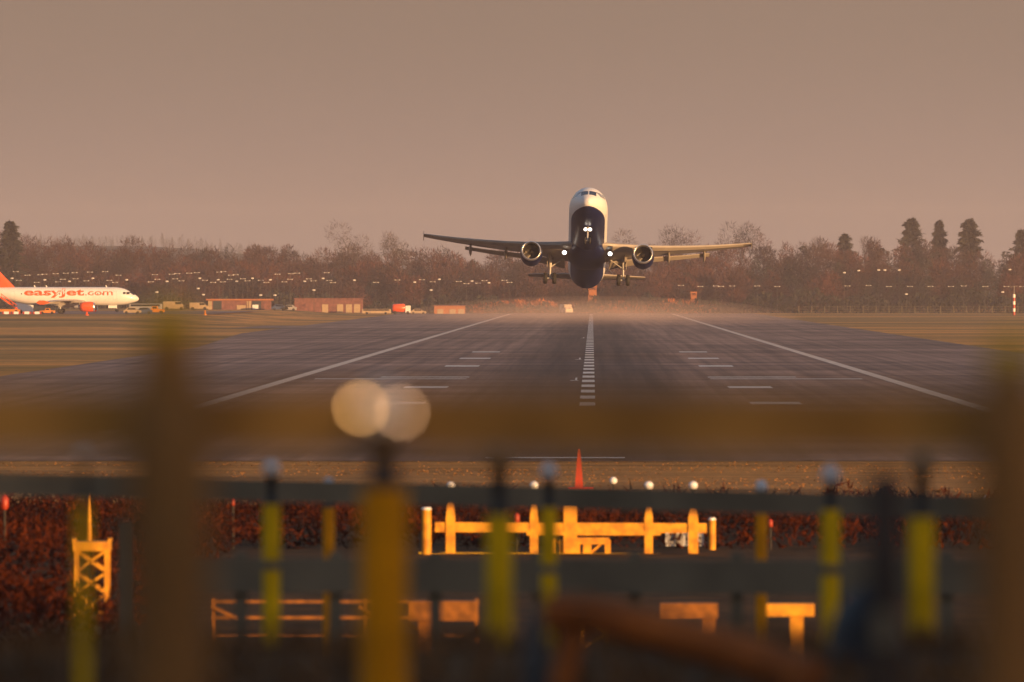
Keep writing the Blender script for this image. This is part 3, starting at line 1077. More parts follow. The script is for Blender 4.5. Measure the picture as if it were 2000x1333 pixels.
    for sg in (-1, 1):
        top = Vector((sg * 3.75, ms - s0, -1.0))
        ax = Vector((sg * 3.80, ms - s0 + .05, gz))
        g = MB()
        g.tube(top, top.lerp(ax, .55), .15, .15, 12)
        g.tube(top.lerp(ax, .55), ax, .10, .10, 12)
        g.tube(ax + Vector((-.62, 0, 0)), ax + Vector((.62, 0, 0)), .09, .09, 10)
        g.bar(top + Vector((-sg * 1.5, .15, -.35)), top.lerp(ax, .55), .10)
        g.bar(top.lerp(ax, .5) + Vector((0, .28, 0)), ax + Vector((0, .10, .1)), .07)
        gear = g.build('main_gear', M['strut'], root, True)
        MB().box(top.lerp(ax, .33) + Vector((sg * .34, 0, 0)), (.05, .85, 1.35)).build('gear_door', m_wing, gear)
        for q in (-.47, .47):
            MB().lathe([(-.21, .30), (-.205, .48), (-.15, .56), (0, .585), (.15, .56), (.205, .48), (.21, .30)], ax + Vector((q, 0, 0)), 'x', 24).build('wheel', M['tyre'], gear, True)
    ntop, nax = Vector((0, 5.07 - s0, -1.8)), Vector((0, 4.95 - s0, gz + .17))
    g = MB()
    g.tube(ntop, nax, .10, .075, 10)
    g.tube(nax + Vector((-.36, 0, 0)), nax + Vector((.36, 0, 0)), .06, .06, 8)
    g.bar(ntop + Vector((0, 1.3, -.2)), ntop.lerp(nax, .45), .08)
    gear = g.build('nose_gear', M['strut'], root, True)
    for q in (-.25, .25):
        MB().lathe([(-.11, .2), (-.105, .32), (0, .38), (.105, .32), (.11, .2)], nax + Vector((q, 0, 0)), 'x', 20).build('wheel', M['tyre'], gear, True)
    for q in (-.48, .48):
        MB().box((q, 5.9 - s0, -2.35), (.04, 1.9, .62)).build('gear_door', livery['belly'], gear)
    if livery['lights']:
        def lamp(p, r_):
            k = MB().lathe([(.10, r_ * .55), (0.0, r_), (-.02, r_ + .02)], p, 'y', 16, True).build('light_housing', M['strut'], root, True)
            MB().lathe([(-.022, r_ * .98), (-.06, r_ * .8), (-.08, r_ * .4), (-.085, .01)], p, 'y', 16, True).build('landing_light', M['lamp_on'], k, True)
        for q in (-.23, .23):
            lamp(Vector((q, 4.75 - s0, -2.33)), .17)
        for q in (-2.36, 2.36):
            lamp(Vector((q, wing_le + 1.0 - s0, -2.0)), .22)
    else:
        pass
    # aerials
    for s in (7.2, L * .55, L * .62):
        MB().bar((0, s - s0, 2.03), (0, s + .25 - s0, 2.45), .22, .04).build('aerial', M['white'], root)
    return root, A

takeoff_loc = P(1147.5, 475, 884)
plane, _ = build_airliner('airliner', 'airliner climbing off the runway, white above dark navy belly, landing lights lit', 44.5,
                          takeoff_loc, (R(-13.5), R(1.6), 0),
                          dict(body=M['two_tone'], engine=M['navy'], wing=M['wing'], fin=M['navy'], belly=M['navy'], ez=-2.62, wing_le=15.3, flex=1.15, flaps=True, gear=-3.62, lights=True,
                               side_glass=mat('shaded_side_glass', (0.25, 0.26, 0.28), 0.1)))

# parked orange and white airliner on the left
PD = 1916.0
pl_x = (271 - VX) / FPX * PD
s0p = 20.0 * 37.57 / 44.5
gx, gy = pl_x - s0p, PD
parked, PA = build_airliner('airliner', 'parked white airliner with orange tail, engines and lettering at the left', 37.57,
                            (gx, gy, 1.37 + 3.92), (0, 0, R(90)),
                            dict(body=M['white'], engine=M['orange'], wing=M['wing'], fin=M['orange'], belly=M['white'], ez=-2.36, tip=M['orange'], fence=2.3, wing_le=11.7, flex=-1.5, flaps=False, gear=-3.32, lights=False))

def text_mesh(body, size, bold, xscale=1.0, spacing=1.0):
    cu = bpy.data.curves.new('text', 'FONT')
    cu.body = body
    cu.size = size
    cu.offset = bold
    cu.space_character = spacing
    cu.resolution_u = 4
    o = bpy.data.objects.new('text', cu)
    COL.objects.link(o)
    dg = bpy.context.evaluated_depsgraph_get()
    me = bpy.data.meshes.new_from_object(o.evaluated_get(dg))
    bpy.data.objects.remove(o)
    import bmesh
    bm = bmesh.new()
    bm.from_mesh(me)
    bmesh.ops.triangulate(bm, faces=bm.faces)
    bmesh.ops.subdivide_edges(bm, edges=[e for e in bm.edges if e.calc_length() > .3], cuts=2)
    vs = [(v.co.x * xscale, v.co.y) for v in bm.verts]
    bm.verts.index_update()
    fs = [tuple(v.index for v in f.verts) for f in bm.faces]
    bm.free()
    bpy.data.meshes.remove(me)
    return vs, fs

def fuselage_text(body, s_start, width, z0, size, bold, m):
    vs, fs = text_mesh(body, size, bold)
    x0, x1 = min(v[0] for v in vs), max(v[0] for v in vs)
    k = width / (x1 - x0)
    b = MB()
    b.add([PA.side(s_start - (u - x0) * k, z0 + v, -1, .03) for u, v in vs], fs)
    return b.build('lettering', m, parked)

fuselage_text('easyJet', 25.7, 13.5, .22, 2.15, .055, M['orange'])
fuselage_text('.com', 12.0, 6.2, .22, 1.95, .0, M['orange'])
vs, fs = text_mesh('easyJet', 1.5, .03)
b = MB()
for_v = []
for u, v in vs:
    a = R(52)
    uu, vv = u * math.cos(a) - v * math.sin(a), u * math.sin(a) + v * math.cos(a)
    for_v.append(Vector((-.33, 33.4 - uu - s0p + 1.2, 2.3 + vv)))
b.add(for_v, fs)
b.build('lettering', M['white'], parked)

# ------------------------------------------------------------------ airport vehicles and apron equipment
def vehicle(name, label, cat, loc, yaw, L, H, W, m, style='van', group=None):
    root = thing(name, label, cat, loc, (0, 0, yaw), group)
    wr = min(.42, H * .22)
    z0 = wr * .9
    prof = {'van': [(-.5, 0), (-.5, .93), (-.44, 1.0), (.24, 1.0), (.38, .56), (.5, .48), (.5, 0)],
            'car': [(-.5, 0), (-.5, .52), (-.40, .58), (-.27, 1.0), (.12, 1.0), (.28, .58), (.48, .46), (.5, 0)],
            'bus': [(-.5, 0), (-.5, .96), (-.48, 1.0), (.46, 1.0), (.5, .9), (.5, 0)],
            'tug': [(-.5, 0), (-.5, .5), (-.2, .55), (-.16, 1.0), (.12, 1.0), (.16, .55), (.5, .45), (.5, 0)]}[style]
    rings = []
    for sy in (-1, -.9, .9, 1):
        k = 1.0 if abs(sy) < .95 else .96
        rings.append([Vector((x * L * k, sy * W / 2, z0 + z * (H - z0) * (k if z > .1 else 1))) for x, z in prof])
    MB().loft(rings).build('body', m, root)
    span = {'van': (.05, .33), 'car': (-.26, .20), 'bus': (-.44, .44), 'tug': (-.14, .11)}[style]
    for sy in (-1, 1):
        x0, x1 = span[0] * L, span[1] * L
        za, zb = z0 + (H - z0) * .6, z0 + (H - z0) * .9
        MB().add([(x0, sy * (W / 2 + .004), za), (x1, sy * (W / 2 + .004), za), (x1 - .18 * (style != 'bus'), sy * (W / 2 + .004), zb), (x0 + .1 * (style == 'car'), sy * (W / 2 + .004), zb)],
                 [(0, 1, 2, 3)]).build('window', M['glass'], root)
        for fx in (-.32, .32):
            MB().lathe([(-.1, wr * .5), (-.1, wr), (.1, wr), (.1, wr * .5)], (fx * L, sy * (W / 2 - .08), wr), 'y', 14).build('wheel', M['tyre'], root, True)
    return root

def on_ground(px, d):
    x = (px - VX) / FPX * d
    return (x, d, max(tz(x, d), 1.38 if (-420 < x < -84 and 1880 < d < 2150) else 0) + .005)

for args in [
    ('service_van', 'dark van parked beneath the rear fuselage of parked airliner', 'van', on_ground(88, 1912), 0, 5.2, 2.1, 2.0, M['dark_paint'], 'van'),
    ('service_van', 'orange brown low truck just in front of the parked airliner wing', 'truck', on_ground(92, 1890), R(180), 3.4, 1.3, 1.6, M['amber_paint'], 'tug'),
    ('service_truck', 'white box truck standing behind the parked airliner tail', 'truck', on_ground(58, 1945), 0, 6.5, 3.0, 2.3, M['white'], 'van'),
    ('airport_bus', 'low grey bus beyond the nose of parked airliner', 'bus', on_ground(284, 2060), 0, 8.0, 2.0, 2.5, M['galv'], 'bus'),
    ('parked_car', 'dark blue car below the grey bus near airliner nose', 'car', on_ground(279, 1900), R(180), 4.2, 1.4, 1.7, M['blue_paint'], 'car'),
    ('parked_car', 'pale car in front of parked airliner nose', 'car', on_ground(258, 1898), 0, 4.0, 1.4, 1.7, M['cream'], 'car'),
    ('service_van', 'bright amber pickup right of the parked airliner nose', 'pickup', on_ground(303, 1905), 0, 4.2, 1.7, 1.8, M['amber_paint'], 'tug'),
    ('service_van', 'cream van parked left of flat-roofed hut', 'van', on_ground(340, 2260), 0, 6.0, 2.3, 2.1, M['cream'], 'van'),
    ('parked_car', 'dull red car parked between cream van and hut', 'car', on_ground(366, 2262), 0, 5.0, 1.6, 1.8, M['brick'], 'car'),
    ('service_van', 'small cream van parked close to the hut', 'van', on_ground(388, 2258), 0, 5.0, 2.0, 2.0, M['cream'], 'van'),
    ('parked_car', 'blue grey car between the hut and red brick shed', 'car', on_ground(547, 2290), 0, 4.6, 1.6, 1.8, M['blue_paint'], 'car'),
    ('parked_car', 'silver car right of the blue grey car beside brick shed', 'car', on_ground(563, 2290), R(180), 4.4, 1.6, 1.8, M['galv'], 'car'),
    ('flatbed_truck', 'long pale low vehicle left of the orange tanker', 'truck', on_ground(735, 2330), 0, 8.0, 1.5, 2.2, M['cream'], 'bus'),
    ('parked_car', 'cream car just right of the orange tanker', 'car', on_ground(817, 2330), 0, 4.4, 1.5, 1.8, M['cream'], 'car'),
    ('service_van', 'pale van standing in the hazy scrub left of runway centre', 'van', on_ground(1106, 2400), R(-70), 5.0, 2.6, 2.3, M['van_cream'], 'van'),
]:
    vehicle(*args)

def tanker():
    root = thing('tanker_truck', 'orange and white rounded tanker between two pale vehicles', 'tanker', on_ground(783, 2330))
    MB().lathe([(-2.4, .2), (-2.3, .9), (-2.0, 1.15), (.9, 1.15), (1.1, .95), (1.15, .2)], (0, 0, 1.75), 'x', 20).build('tank', M['orange'], root, True)
    MB().box((1.95, 0, 1.45), (1.4, 2.2, 1.9)).build('cab', M['white'], root)
    MB().box((0, 0, .55), (5.0, 1.8, .25)).build('chassis', M['dark_paint'], root)
    for x in (-1.6, 1.9):
        for sy in (-1, 1):
            MB().lathe([(-.12, .2), (-.12, .45), (.12, .45), (.12, .2)], (x, sy * 1.0, .45), 'y', 14).build('wheel', M['tyre'], root, True)
tanker()

def stairs():
    root = thing('boarding_stairs', 'amber boarding stairs leaning up to the rear of parked airliner', 'stairs', on_ground(14, 1908))
    MB().box((0, 0, .75), (5.6, 1.9, .5)).build('chassis', M['amber_paint'], root)
    b = MB()
    for k in range(12):
        b.box((1.6 - k * .26, 0, 1.05 + k * .2), (.3, 1.3, .06))
    b.build('steps', M['galv'], root)
    for sy in (-.75, .75):
        b = MB()
        b.bar((2.2, sy, 1.05), (-1.5, sy, 3.7), .28, .05)
        b.bar((2.2, sy, 1.85), (-1.5, sy, 4.5), .07, .05)
        for k in range(5):
            x = 2.1 - k * .85
            z = 1.1 + k * .61
            b.bar((x, sy, z), (x, sy, z + .85), .05)
        b.build('handrail', M['orange'], root)
    for x in (-2.0, 2.0):
        for sy in (-.85, .85):
            MB().lathe([(-.1, .2), (-.1, .4), (.1, .4), (.1, .2)], (x, sy, .42), 'y', 12).build('wheel', M['tyre'], root, True)
stairs()

# low white edge barriers on the apron edge
first = None
for px in (12, 31, 52, 72):
    x, y, z = on_ground(px, 1884)
    if first is None:
        first = thing('barrier_block', 'low white and red barrier block on the apron edge before the parked airliner', 'barrier', (x, y, z), group='barrier blocks along the apron edge')
        b = MB()
        b.loft([[Vector((xx, -.28, 0)), Vector((xx, .28, 0)), Vector((xx, .12, .55)), Vector((xx, -.12, .55))] for xx in (-.55, .55)])
        b.build('block', M['white'], first)
        b = MB()
        for xx in (-.75, .75):
            b.loft([[Vector((xx + q, -.27, 0)), Vector((xx + q, .27, 0)), Vector((xx + q, .11, .53)), Vector((xx + q, -.11, .53))] for q in (-.195, .195)])
        b.build('red_end', M['red'], first)
    else:
        dup(first, (x, y, z))
b = MB()
b.lathe([(0, .5), (.12, .5), (.14, .3), (.75, .16), (.8, .05)], (0, 0, 0), 'z', 14)
o = b.build('ground_beacon', M['orange'], None, True)
o.location = on_ground(169, 1800)
tag(o, 'small orange beacon on the grass in front of parked engine', 'beacon')
b = MB()
b.lathe([(0, .5), (.12, .5), (.14, .3), (1.05, .12), (1.1, .05)], (0, 0, 0), 'z', 14)
o = b.build('ground_beacon', M['amber_paint'], None, True)
o.location = on_ground(400, 1860)
tag(o, 'small amber beacon on the grass below the flat-roofed hut', 'beacon')

# ------------------------------------------------------------------ low buildings
def hut():
    d = 2300
    x0, x1 = (405 - VX) / FPX * d, (530 - VX) / FPX * d
    root = thing('flat_roof_hut', 'long flat-roofed hut with orange fascia and dark openings', 'hut', ((x0 + x1) / 2, d, tz((x0 + x1) / 2, d)))
    L = x1 - x0
    MB().box((0, 2.5, 1.25), (L - .4, 5, 2.5)).build('wall', M['brick'], root)
    MB().box((0, 2.4, 2.72), (L + .8, 6, .42)).build('roof', M['fascia'], root)
    for (a, b_, mm, nm) in ((-.49, -.43, 'cream', 'end_pier'), (-.41, -.28, 'darkpanel', 'window'), (-.04, .10, 'cream', 'panel'), (.115, .135, 'cream', 'pier'), (.145, .185, 'cream', 'pier'), (.20, .34, 'darkpanel', 'window'), (.37, .47, 'brick', 'end_wall')):
        hgt = 2.3 if nm != 'panel' else 1.2
        MB().box(((a + b_) / 2 * L, -.06, hgt / 2 + .05), ((b_ - a) * L, .1, hgt)).build(nm, M[mm], root)
    MB().box((.25 * L, -.3, .75), (1.6, .3, 1.2)).build('pale_locker', M['white'], root)
hut()

def shed(px0, px1, py_top, d, label, m, doors):
    x0, x1 = (px0 - VX) / FPX * d, (px1 - VX) / FPX * d
    zc = tz((x0 + x1) / 2, d)
    H = CAM_Z - (py_top - VY) / FPX * d - zc
    root = thing('brick_shed', label, 'shed', ((x0 + x1) / 2, d, zc))
    L = x1 - x0
    MB().box((0, 3, H / 2), (L, 6, H)).build('wall', m, root)
    MB().box((0, 2.95, H + .08), (L + .5, 6.5, .18)).build('roof', M['brick'], root)
    for t in doors:
        MB().box((t * L, -.05, H * .3), (1.7, .09, H * .6)).build('door', M['cream'], root)
shed(575, 708, 584, 2350, 'long low red brick shed with pale doors right of the hut', M['brick'], (-.05, .17, .30, .42))
shed(848, 908, 598, 2380, 'small low brown shed right of the orange tanker', M['fascia'], (-.3, .1, .38))

# ------------------------------------------------------------------ lamp posts
def lamp_posts():
    protos = {}
    def post(px, py, d, label, group, kind):
        p = P(px, py, d)
        zb = tz(p.x, d)
        H = round((p.z - zb) * 2) / 2
        key = (kind, H)
        loc = (p.x, d, p.z - H)
        if key not in protos:
            root = thing('lamp_post', label, 'lamp post', loc, group=group)
            MB().tube((0, 0, -.6), (0, 0, H - .1), .055, .035, 8).build('pole', M['lamp_pole'], root, True)
            b = MB()
            if kind == 'twin':
                b.bar((-.75, 0, H), (.75, 0, H), .07)
                for s in (-1, 1):
                    b.loft([[Vector((s * (.45 + q), y, H + z)) for y, z in ((-.2 * k, -.10 * k), (.2 * k, -.10 * k), (.14 * k, .12 * k), (-.14 * k, .12 * k))] for q, k in ((0, .8), (.2, 1), (.38, .7))])
            else:
                b.loft([[Vector((q, y, H + z)) for y, z in ((-.3 * k, -.2 * k), (.3 * k, -.2 * k), (.22 * k, .22 * k), (-.22 * k, .22 * k))] for q, k in ((-.4, .7), (0, 1), (.4, .7))])
            b.build('lamp_head', M['lamp_white'], root)
            protos[key] = root
        else:
            dup(protos[key], loc, None, label, group)
    lower = [23, 36, 71, 87, 113, 122, 135, 147, 168, 181, 213, 224, 247, 294, 307, 326, 342, 354, 390, 400, 416, 426, 435, 448, 462, 474, 483, 493, 509, 520, 528, 555, 566, 595, 603, 612, 631, 643, 650, 692, 734, 776, 810, 824, 845, 858, 896, 911, 922, 934, 946, 955, 985, 995]
    for i, px in enumerate(lower):
        d = 2405 + (i * 37 % 5) * 3
        post(px, 548 + (i * 13 % 9) - 4 + max(0, px - 600) / 130, d, 'white headed lamp post in the long lower row before the left wood', 'lower row of lamp posts before the left wood', 'twin' if i % 3 else 'single')
    upper = [30, 53, 78, 86, 108, 128, 145, 175, 205, 231, 302, 335, 346, 369, 384, 428, 436, 451, 460, 542, 568, 580, 638]
    for i, px in enumerate(upper):
        post(px, 534 + (i * 7 % 8) - 3, 2418 + (i % 3) * 2, 'white headed lamp post in the taller row rising behind the lower row', 'taller row of lamp posts before the left wood', 'twin')
    right = [(1330, 558), (1368, 560), (1398, 559), (1408, 560), (1430, 559), (1479, 559), (1518, 560), (1655, 559), (1696, 558), (1736, 560), (1777, 560), (1817, 560), (1857, 560), (1882, 559), (1924, 560), (1965, 560), (1996, 560)]
    for i, (px, py) in enumerate(right):
        post(px, py, 2410 + (i % 4) * 2, 'white headed lamp post in the even row before the right wood', 'row of lamp posts before the right wood', 'twin')
    up_r = [(1649, 533), (1677, 529), (1716, 528), (1728, 528), (1756, 528), (1972, 527)]
    for i, (px, py) in enumerate(up_r):
        post(px, py, 2420, 'tall lamp post showing high against the right wood', 'tall lamp posts high against the right wood', 'single')
    solo = [(306, 571, 'short lamp post just right of the parked airliner nose'), (387, 564, 'lamp post left of the flat-roofed hut'),
            (397, 576, 'low lamp post close beside the hut end'), (509, 577, 'low lamp post behind the hut roof'),
            (537, 577, 'low lamp post at the right end of hut'), (613, 567, 'lamp post behind the red brick shed'),
            (842, 567, 'lamp post left of small brown shed'),
            (1770, 575, 'short lamp post standing alone before the right hedge'), (1958, 571, 'short lamp post beside the striped mast')]
    for i, (px, py, lab) in enumerate(solo):
        d = 2310 if px < 1000 else 2390
        post(px, py, d, lab, 'short lamp posts at the airfield edge', 'single')
lamp_posts()

def striped_mast():
    d = 2260
    loc = on_ground(1980, d)
    root = thing('striped_mast', 'red and white striped mast at the far right airfield edge', 'mast', loc)
    H = CAM_Z - (575 - VY) / FPX * d - loc[2]
    for k in range(6):
        MB().tube((0, 0, k * H / 6), (0, 0, (k + 1) * H / 6), .36, .36, 12).build('band', M['red'] if k % 2 == 0 else M['white'], root, True)
    b = MB()
    b.tube((0, 0, H), (.1, 0, H + 2.2), .07, .05, 8)
    b.bar((-.7, 0, H + 2.1), (.9, 0, H + 2.1), .08)
    b.build('aerial', M['galv'], root)
striped_mast()

def marker_mast(px, top, bot, d, wdt, label):
    loc = on_ground(px, d)
    root = thing('marker_tower', label, 'tower', loc)
    H = CAM_Z - (top - VY) / FPX * d - loc[2]
    b = MB()
    for sx in (-1, 1):
        for sy in (-1, 1):
            b.bar((sx * wdt / 2, sy * wdt / 2, 0), (sx * wdt / 2 * .8, sy * wdt / 2 * .8, H * .93), .22)
    n = 5
    for k in range(n):
        za, zb = H * .93 * k / n, H * .93 * (k + 1) / n
        for sy in (-1, 1):
            b.bar((-wdt * .46, sy * wdt * .46, za), (wdt * .46, sy * wdt * .46, zb), .14)
            b.bar((wdt * .46, sy * wdt * .46, za), (-wdt * .46, sy * wdt * .46, zb), .14)
    b.build('lattice', M['fascia'], root)
    MB().box((0, 0, H * .965), (wdt * 1.05, wdt * 1.05, H * .07)).build('platform', M['fascia'], root)
    b = MB()
    for k in range(3):
        b.box((0, -wdt * .54, H * (.2 + .27 * k)), (wdt * .8, .06, H * .2))
    b.build('panel', M['fascia'], root)
marker_mast(1157, 558, 622, 2460, 2.6, 'orange lattice tower in haze beneath the climbing airliner')
marker_mast(1355, 570, 612, 2440, 1.8, 'smaller orange tower in the haze right of the airliner')

def airfield_fence():
    d = 2385
    x0, x1 = (1560 - VX) / FPX * d, (2060 - VX) / FPX * d
    root = thing('mesh_fence', 'dark post and wire fence along the right hedge foot', 'fence', (0, d, 0))
    b = MB()
    for k in range(3):
        b.bar((x0, 0, .6 + k * .7), (x1, 0, .6 + k * .7), .05)
    b.build('wire', M['grey_steel'], root)
    b = MB()
    x = x0
    while x <= x1:
        b.tube((x, 0, 0), (x, 0, 2.2), .09, .09, 6)
        x += 3.6
    b.build('posts', M['grey_steel'], root)
airfield_fence()

# ------------------------------------------------------------------ approach lights
def lamp_head(root, z, r, m='lens_dull'):
    MB().lathe([(0, r * .75), (r * .2, r), (r * .9, r * 1.02), (r * 1.6, r * .75), (r * 1.9, r * .2)], (0, 0, z), 'z', 18, True).build('lamp_head', M[m], root, True)

def mast(px, lamp_py, top_py, d, width_px, label, m='yellow_old', coupling=None):
    """approach light mast: yellow pole, dark neck, pale lamp"""
    base = P(px, 566, d)
    zb = tz(base.x, d) - .1
    root = thing('approach_light_mast', label, 'light mast', (base.x, d, zb), group='yellow approach light masts')
    zl = CAM_Z - (lamp_py - VY) / FPX * d - zb
    zt = CAM_Z - (top_py - VY) / FPX * d - zb
    r = width_px / FPX * d / 2
    MB().tube((0, 0, 0), (0, 0, zt), r, r * .96, 16).build('pole', M[m], root, True)
    MB().lathe([(zt, r * .9), (zt + (zl - zt) * .2, r * .55), (zl - r * .9, r * .5), (zl - r * .7, r * .7)], (0, 0, 0), 'z', 14, True).build('neck', M['neck'], root, True)
    lamp_head(root, zl - r * .8, r * .95, 'lens_dark' if px in (975, 1800) else 'lens_dull')
    if coupling:
        zc = CAM_Z - (coupling - VY) / FPX * d - zb
        MB().tube((0, 0, zc - r * .5), (0, 0, zc + r * .5), r * 1.12, r * 1.12, 16).build('coupling', M['grey_steel'], root, True)
    return root

mast(750, 812, 952, 29, 98, 'thick ochre mast nearest the camera, below the pair of amber sun glints', 'ochre')
mast(975, 892, 1006, 42, 54, 'olive yellow mast between nearest thick mast and the runway centre')
mast(530, 916, 985, 64, 36, 'yellow mast left of the thick ochre one, ringed by grey coupling', coupling=1104)
mast(1072, 922, 992, 60, 34, 'yellow mast in front of the gantry centre with grey coupling', coupling=1112)
mast(1622, 928, 995, 56, 38, 'yellow mast fifth across, left of the olive pole at right', coupling=1112)
mast(1800, 905, 1010, 42, 52, 'tall olive yellow mast beside the right fence post')
mast(642, 945, 992, 100, 24, 'slim ochre mast between thick mast and ringed yellow one', 'ochre')
mast(1487, 950, 1000, 105, 24, 'slim ochre mast just right of the gantry end', 'ochre')
mast(162, 893, 985, 30, 26, 'dull yellow mast in front of the orange lattice tower', coupling=1112)

def gantry():
    """yellow crossbar of lamps beyond the barrier"""
    d = 220.0
    k = d / FPX
    X = lambda px: (px - 1115) * k
    Z = lambda py: CAM_Z - (py - VY) * k
    x0 = (1115 - VX) * k
    root = thing('light_gantry', 'bright yellow crossbar gantry carrying a row of approach lamps', 'gantry', (x0, d, 0))
    MB().bar((X(850), 0, Z(1030)), (X(1380), 0, Z(1032)), .25, .22).build('crossbeam', M['yellow'], root)
    MB().box(((X(1024) + X(1295)) / 2, -.015, Z(1042)), (X(1290) - X(1028), .25, .10)).build('lower_plate', M['yellow'], root)
    MB().box((X(1145), .0, Z(1057)), (X(1190) - X(1100), .20, .17)).build('centre_box', M['yellow'], root)
    for px, top, wd in ((880, 982, 18), (1043, 986, 16), (1267, 992, 16), (1354, 995, 19)):
        pst = MB().loft([[Vector((X(px) + a * wd * k * .5 * q, b_ * wd * k * .5 * q, z)) for a, b_ in ((-1, -1.25), (1, -1.25), (1, 1.25), (-1, 1.25))] for q, z in ((1, 0), (1, Z(1012)), (.62, Z(top)))]).build('post', M['yellow'], root)
        MB().tube((X(px), 0, Z(top)), (X(px), 0, Z(952)), .035, .03, 8).build('neck', M['neck'], pst, True)
        MB().lathe([(0, .07), (.03, .11), (.11, .12), (.17, .08), (.19, .02)], (X(px), 0, Z(955)), 'z', 16, True).build('lamp_head', M['lens'], pst, True)
    pst = MB().box((X(1114), .02, Z(1036)), (26 * k, .30, Z(990) - Z(1082))).build('centre_post', M['yellow'], root)
    for px, w_ in ((1098, 9), (1128, 10), (1147, 16), (1187, 11), (1083, 8)):
        MB().box((X(px), .05, Z(1068)), (w_ * k, .16, Z(1056) - Z(1082))).build('leg', M['yellow'], root)
    MB().bar((X(1083), .1, Z(1052)), (X(1112), .1, Z(1080)), .05).build('brace', M['yellow'], root)
    MB().bar((X(1187), .1, Z(1052)), (X(1155), .1, Z(1080)), .05).build('brace', M['yellow'], root)
    MB().bar((X(818), -.1, Z(1083)), (X(1420), -.1, Z(1085)), .09).build('base_rail', M['yellow_old'], root)
gantry()

def bollard(px, top, d, wpx, label):
    p = P(px, top, d)
    root = thing('yellow_post', label, 'post', (p.x, d, 0))
    H = p.z
    r = wpx / FPX * d / 2
    MB().tube((0, 0, -.05), (0, 0, H), r, r, 16).build('pole', M['yellow'], root, True)
    MB().lathe([(H, r * 1.05), (H + .03, r * 1.05), (H + .06, r * .8)], (0, 0, 0), 'z', 16, True).build('cap', M['lens'], root, True)
bollard(833, 996, 219, 19, 'bright yellow round post just left of gantry')
bollard(1391, 1016, 223, 14, 'thin yellow round post just right of gantry')

def stem_lamp(px, py, d, label):
    p = P(px, py, d)
    root = thing('stem_lamp', label, 'lamp', (p.x, d, 0.02))
    z = p.z - .05
    MB().tube((0, 0, 0), (0, 0, z), .025, .025, 8).build('stem', M['neck'], root, True)
    MB().lathe([(0, .06), (.04, .11), (.12, .12), (.19, .07), (.21, .02)], (0, 0, z - .04), 'z', 16, True).build('lamp_head', M['lens'], root, True)
stem_lamp(1198, 941, 262, 'small white lamp on a dark stem right of the red marker')
stem_lamp(1592, 978, 250, 'tiny white lamp left of the fifth yellow mast top')
stem_lamp(1925, 976, 258, 'tiny white lamp near the right fence post')

def red_marker():
    d = 291.0
    p = P(1131, 957, d)
    root = thing('red_marker', 'tall slim red orange marker with foot plate on the verge', 'marker', (p.x, d, .02))
    H = 76 / FPX * d
    MB().loft([[Vector((a * r, b_ * r * .5, z)) for a, b_ in ((-1, -1), (1, -1), (1, 1), (-1, 1))] for r, z in ((.14, .06), (.10, H * .45), (.06, H * .8), (.025, H))]).build('blade', M['red'], root)
    MB().box((.06, 0, .03), (.85, .35, .06)).build('foot_plate', M['red'], root)
red_marker()

def red_beacon(px, py, d, s, label):
    p = P(px, py, d)
    root = thing('red_beacon', label, 'beacon', (p.x, d, 0))
    z = p.z
    MB().tube((0, 0, 0), (0, 0, z - s * .5), .03, .03, 8).build('stem', M['neck'], root, True)
    MB().lathe([(-s * .5, s * .2), (-s * .3, s * .3), (s * .3, s * .28), (s * .5, s * .1)], (0, 0, z), 'z', 14, True).build('lens', M['red'], root, True)
red_beacon(8, 982, 215, .36, 'round red beacon at the far left edge above the brambles')
red_beacon(1010, 1012, 221, .24, 'red beacon behind the yellow gantry beam')
red_beacon(455, 982, 224, .17, 'small red beacon above the brambles left of slim masts')
red_beacon(1505, 1022, 223, .20, 'small red beacon right of the slim ochre mast')

def cabinet():
    d = 224.0
    p = P(1338, 1080, d)
    root = thing('equipment_cabinet', 'pale grey cabinet under the right arm of gantry', 'cabinet', (p.x, d + 1.2, 0))
    MB().box((0, 0, .22), (1.0, .5, .36)).build('body', M['lens'], root)
    MB().box((0, 0, .43), (1.1, .58, .05)).build('lid', M['galv'], root)
    MB().box((-.24, -.255, .22), (.44, .02, .30)).build('door', M['galv'], root)
    MB().box((.24, -.255, .22), (.44, .02, .30)).build('door', M['galv'], root)
cabinet()

def lattice_tower():
    d = 178.0
    k = d / FPX
    p = P(179, 566, d)
    root = thing('lattice_tower', 'orange lattice tower with platform and slim spike at the left', 'tower', (p.x, d, 0))
    Z = lambda py: CAM_Z - (py - VY) * k
    hw = 30 * k
    b = MB()
    top = Z(1075)
    for sx in (-1, 1):
        for sy in (-1, 1):
            b.bar((sx * hw, sy * hw, 0), (sx * hw, sy * hw, top), .085)
    b.build('legs', M['yellow'], root)
    n = 3
    b = MB()
    for q in range(n):
        za, zb = top * q / n, top * (q + 1) / n
        for sy in (-1, 1):
            b.bar((-hw, sy * hw, za), (hw, sy * hw, zb), .045)
            b.bar((hw, sy * hw, za), (-hw, sy * hw, zb), .045)
        for sx in (-1, 1):
            b.bar((sx * hw, -hw, za), (sx * hw, hw, zb), .045)
    b.build('bracing', M['yellow'], root)
    MB().box((0, 0, (Z(1058) + Z(1076)) / 2), (72 * k, 72 * k, Z(1058) - Z(1076))).build('platform', M['yellow'], root)
    for sx in (-1, 1):
        MB().box((sx * 35 * k, 0, Z(1055)), (5 * k, 70 * k, .06)).build('kerb', M['yellow'], root)
    MB().lathe([(Z(1057), .055), (Z(1010), .045), (Z(975), .02), (Z(966), .008)], (-4 * k, 0, 0), 'z', 12, True).build('spike', M['yellow'], root, True)
lattice_tower()

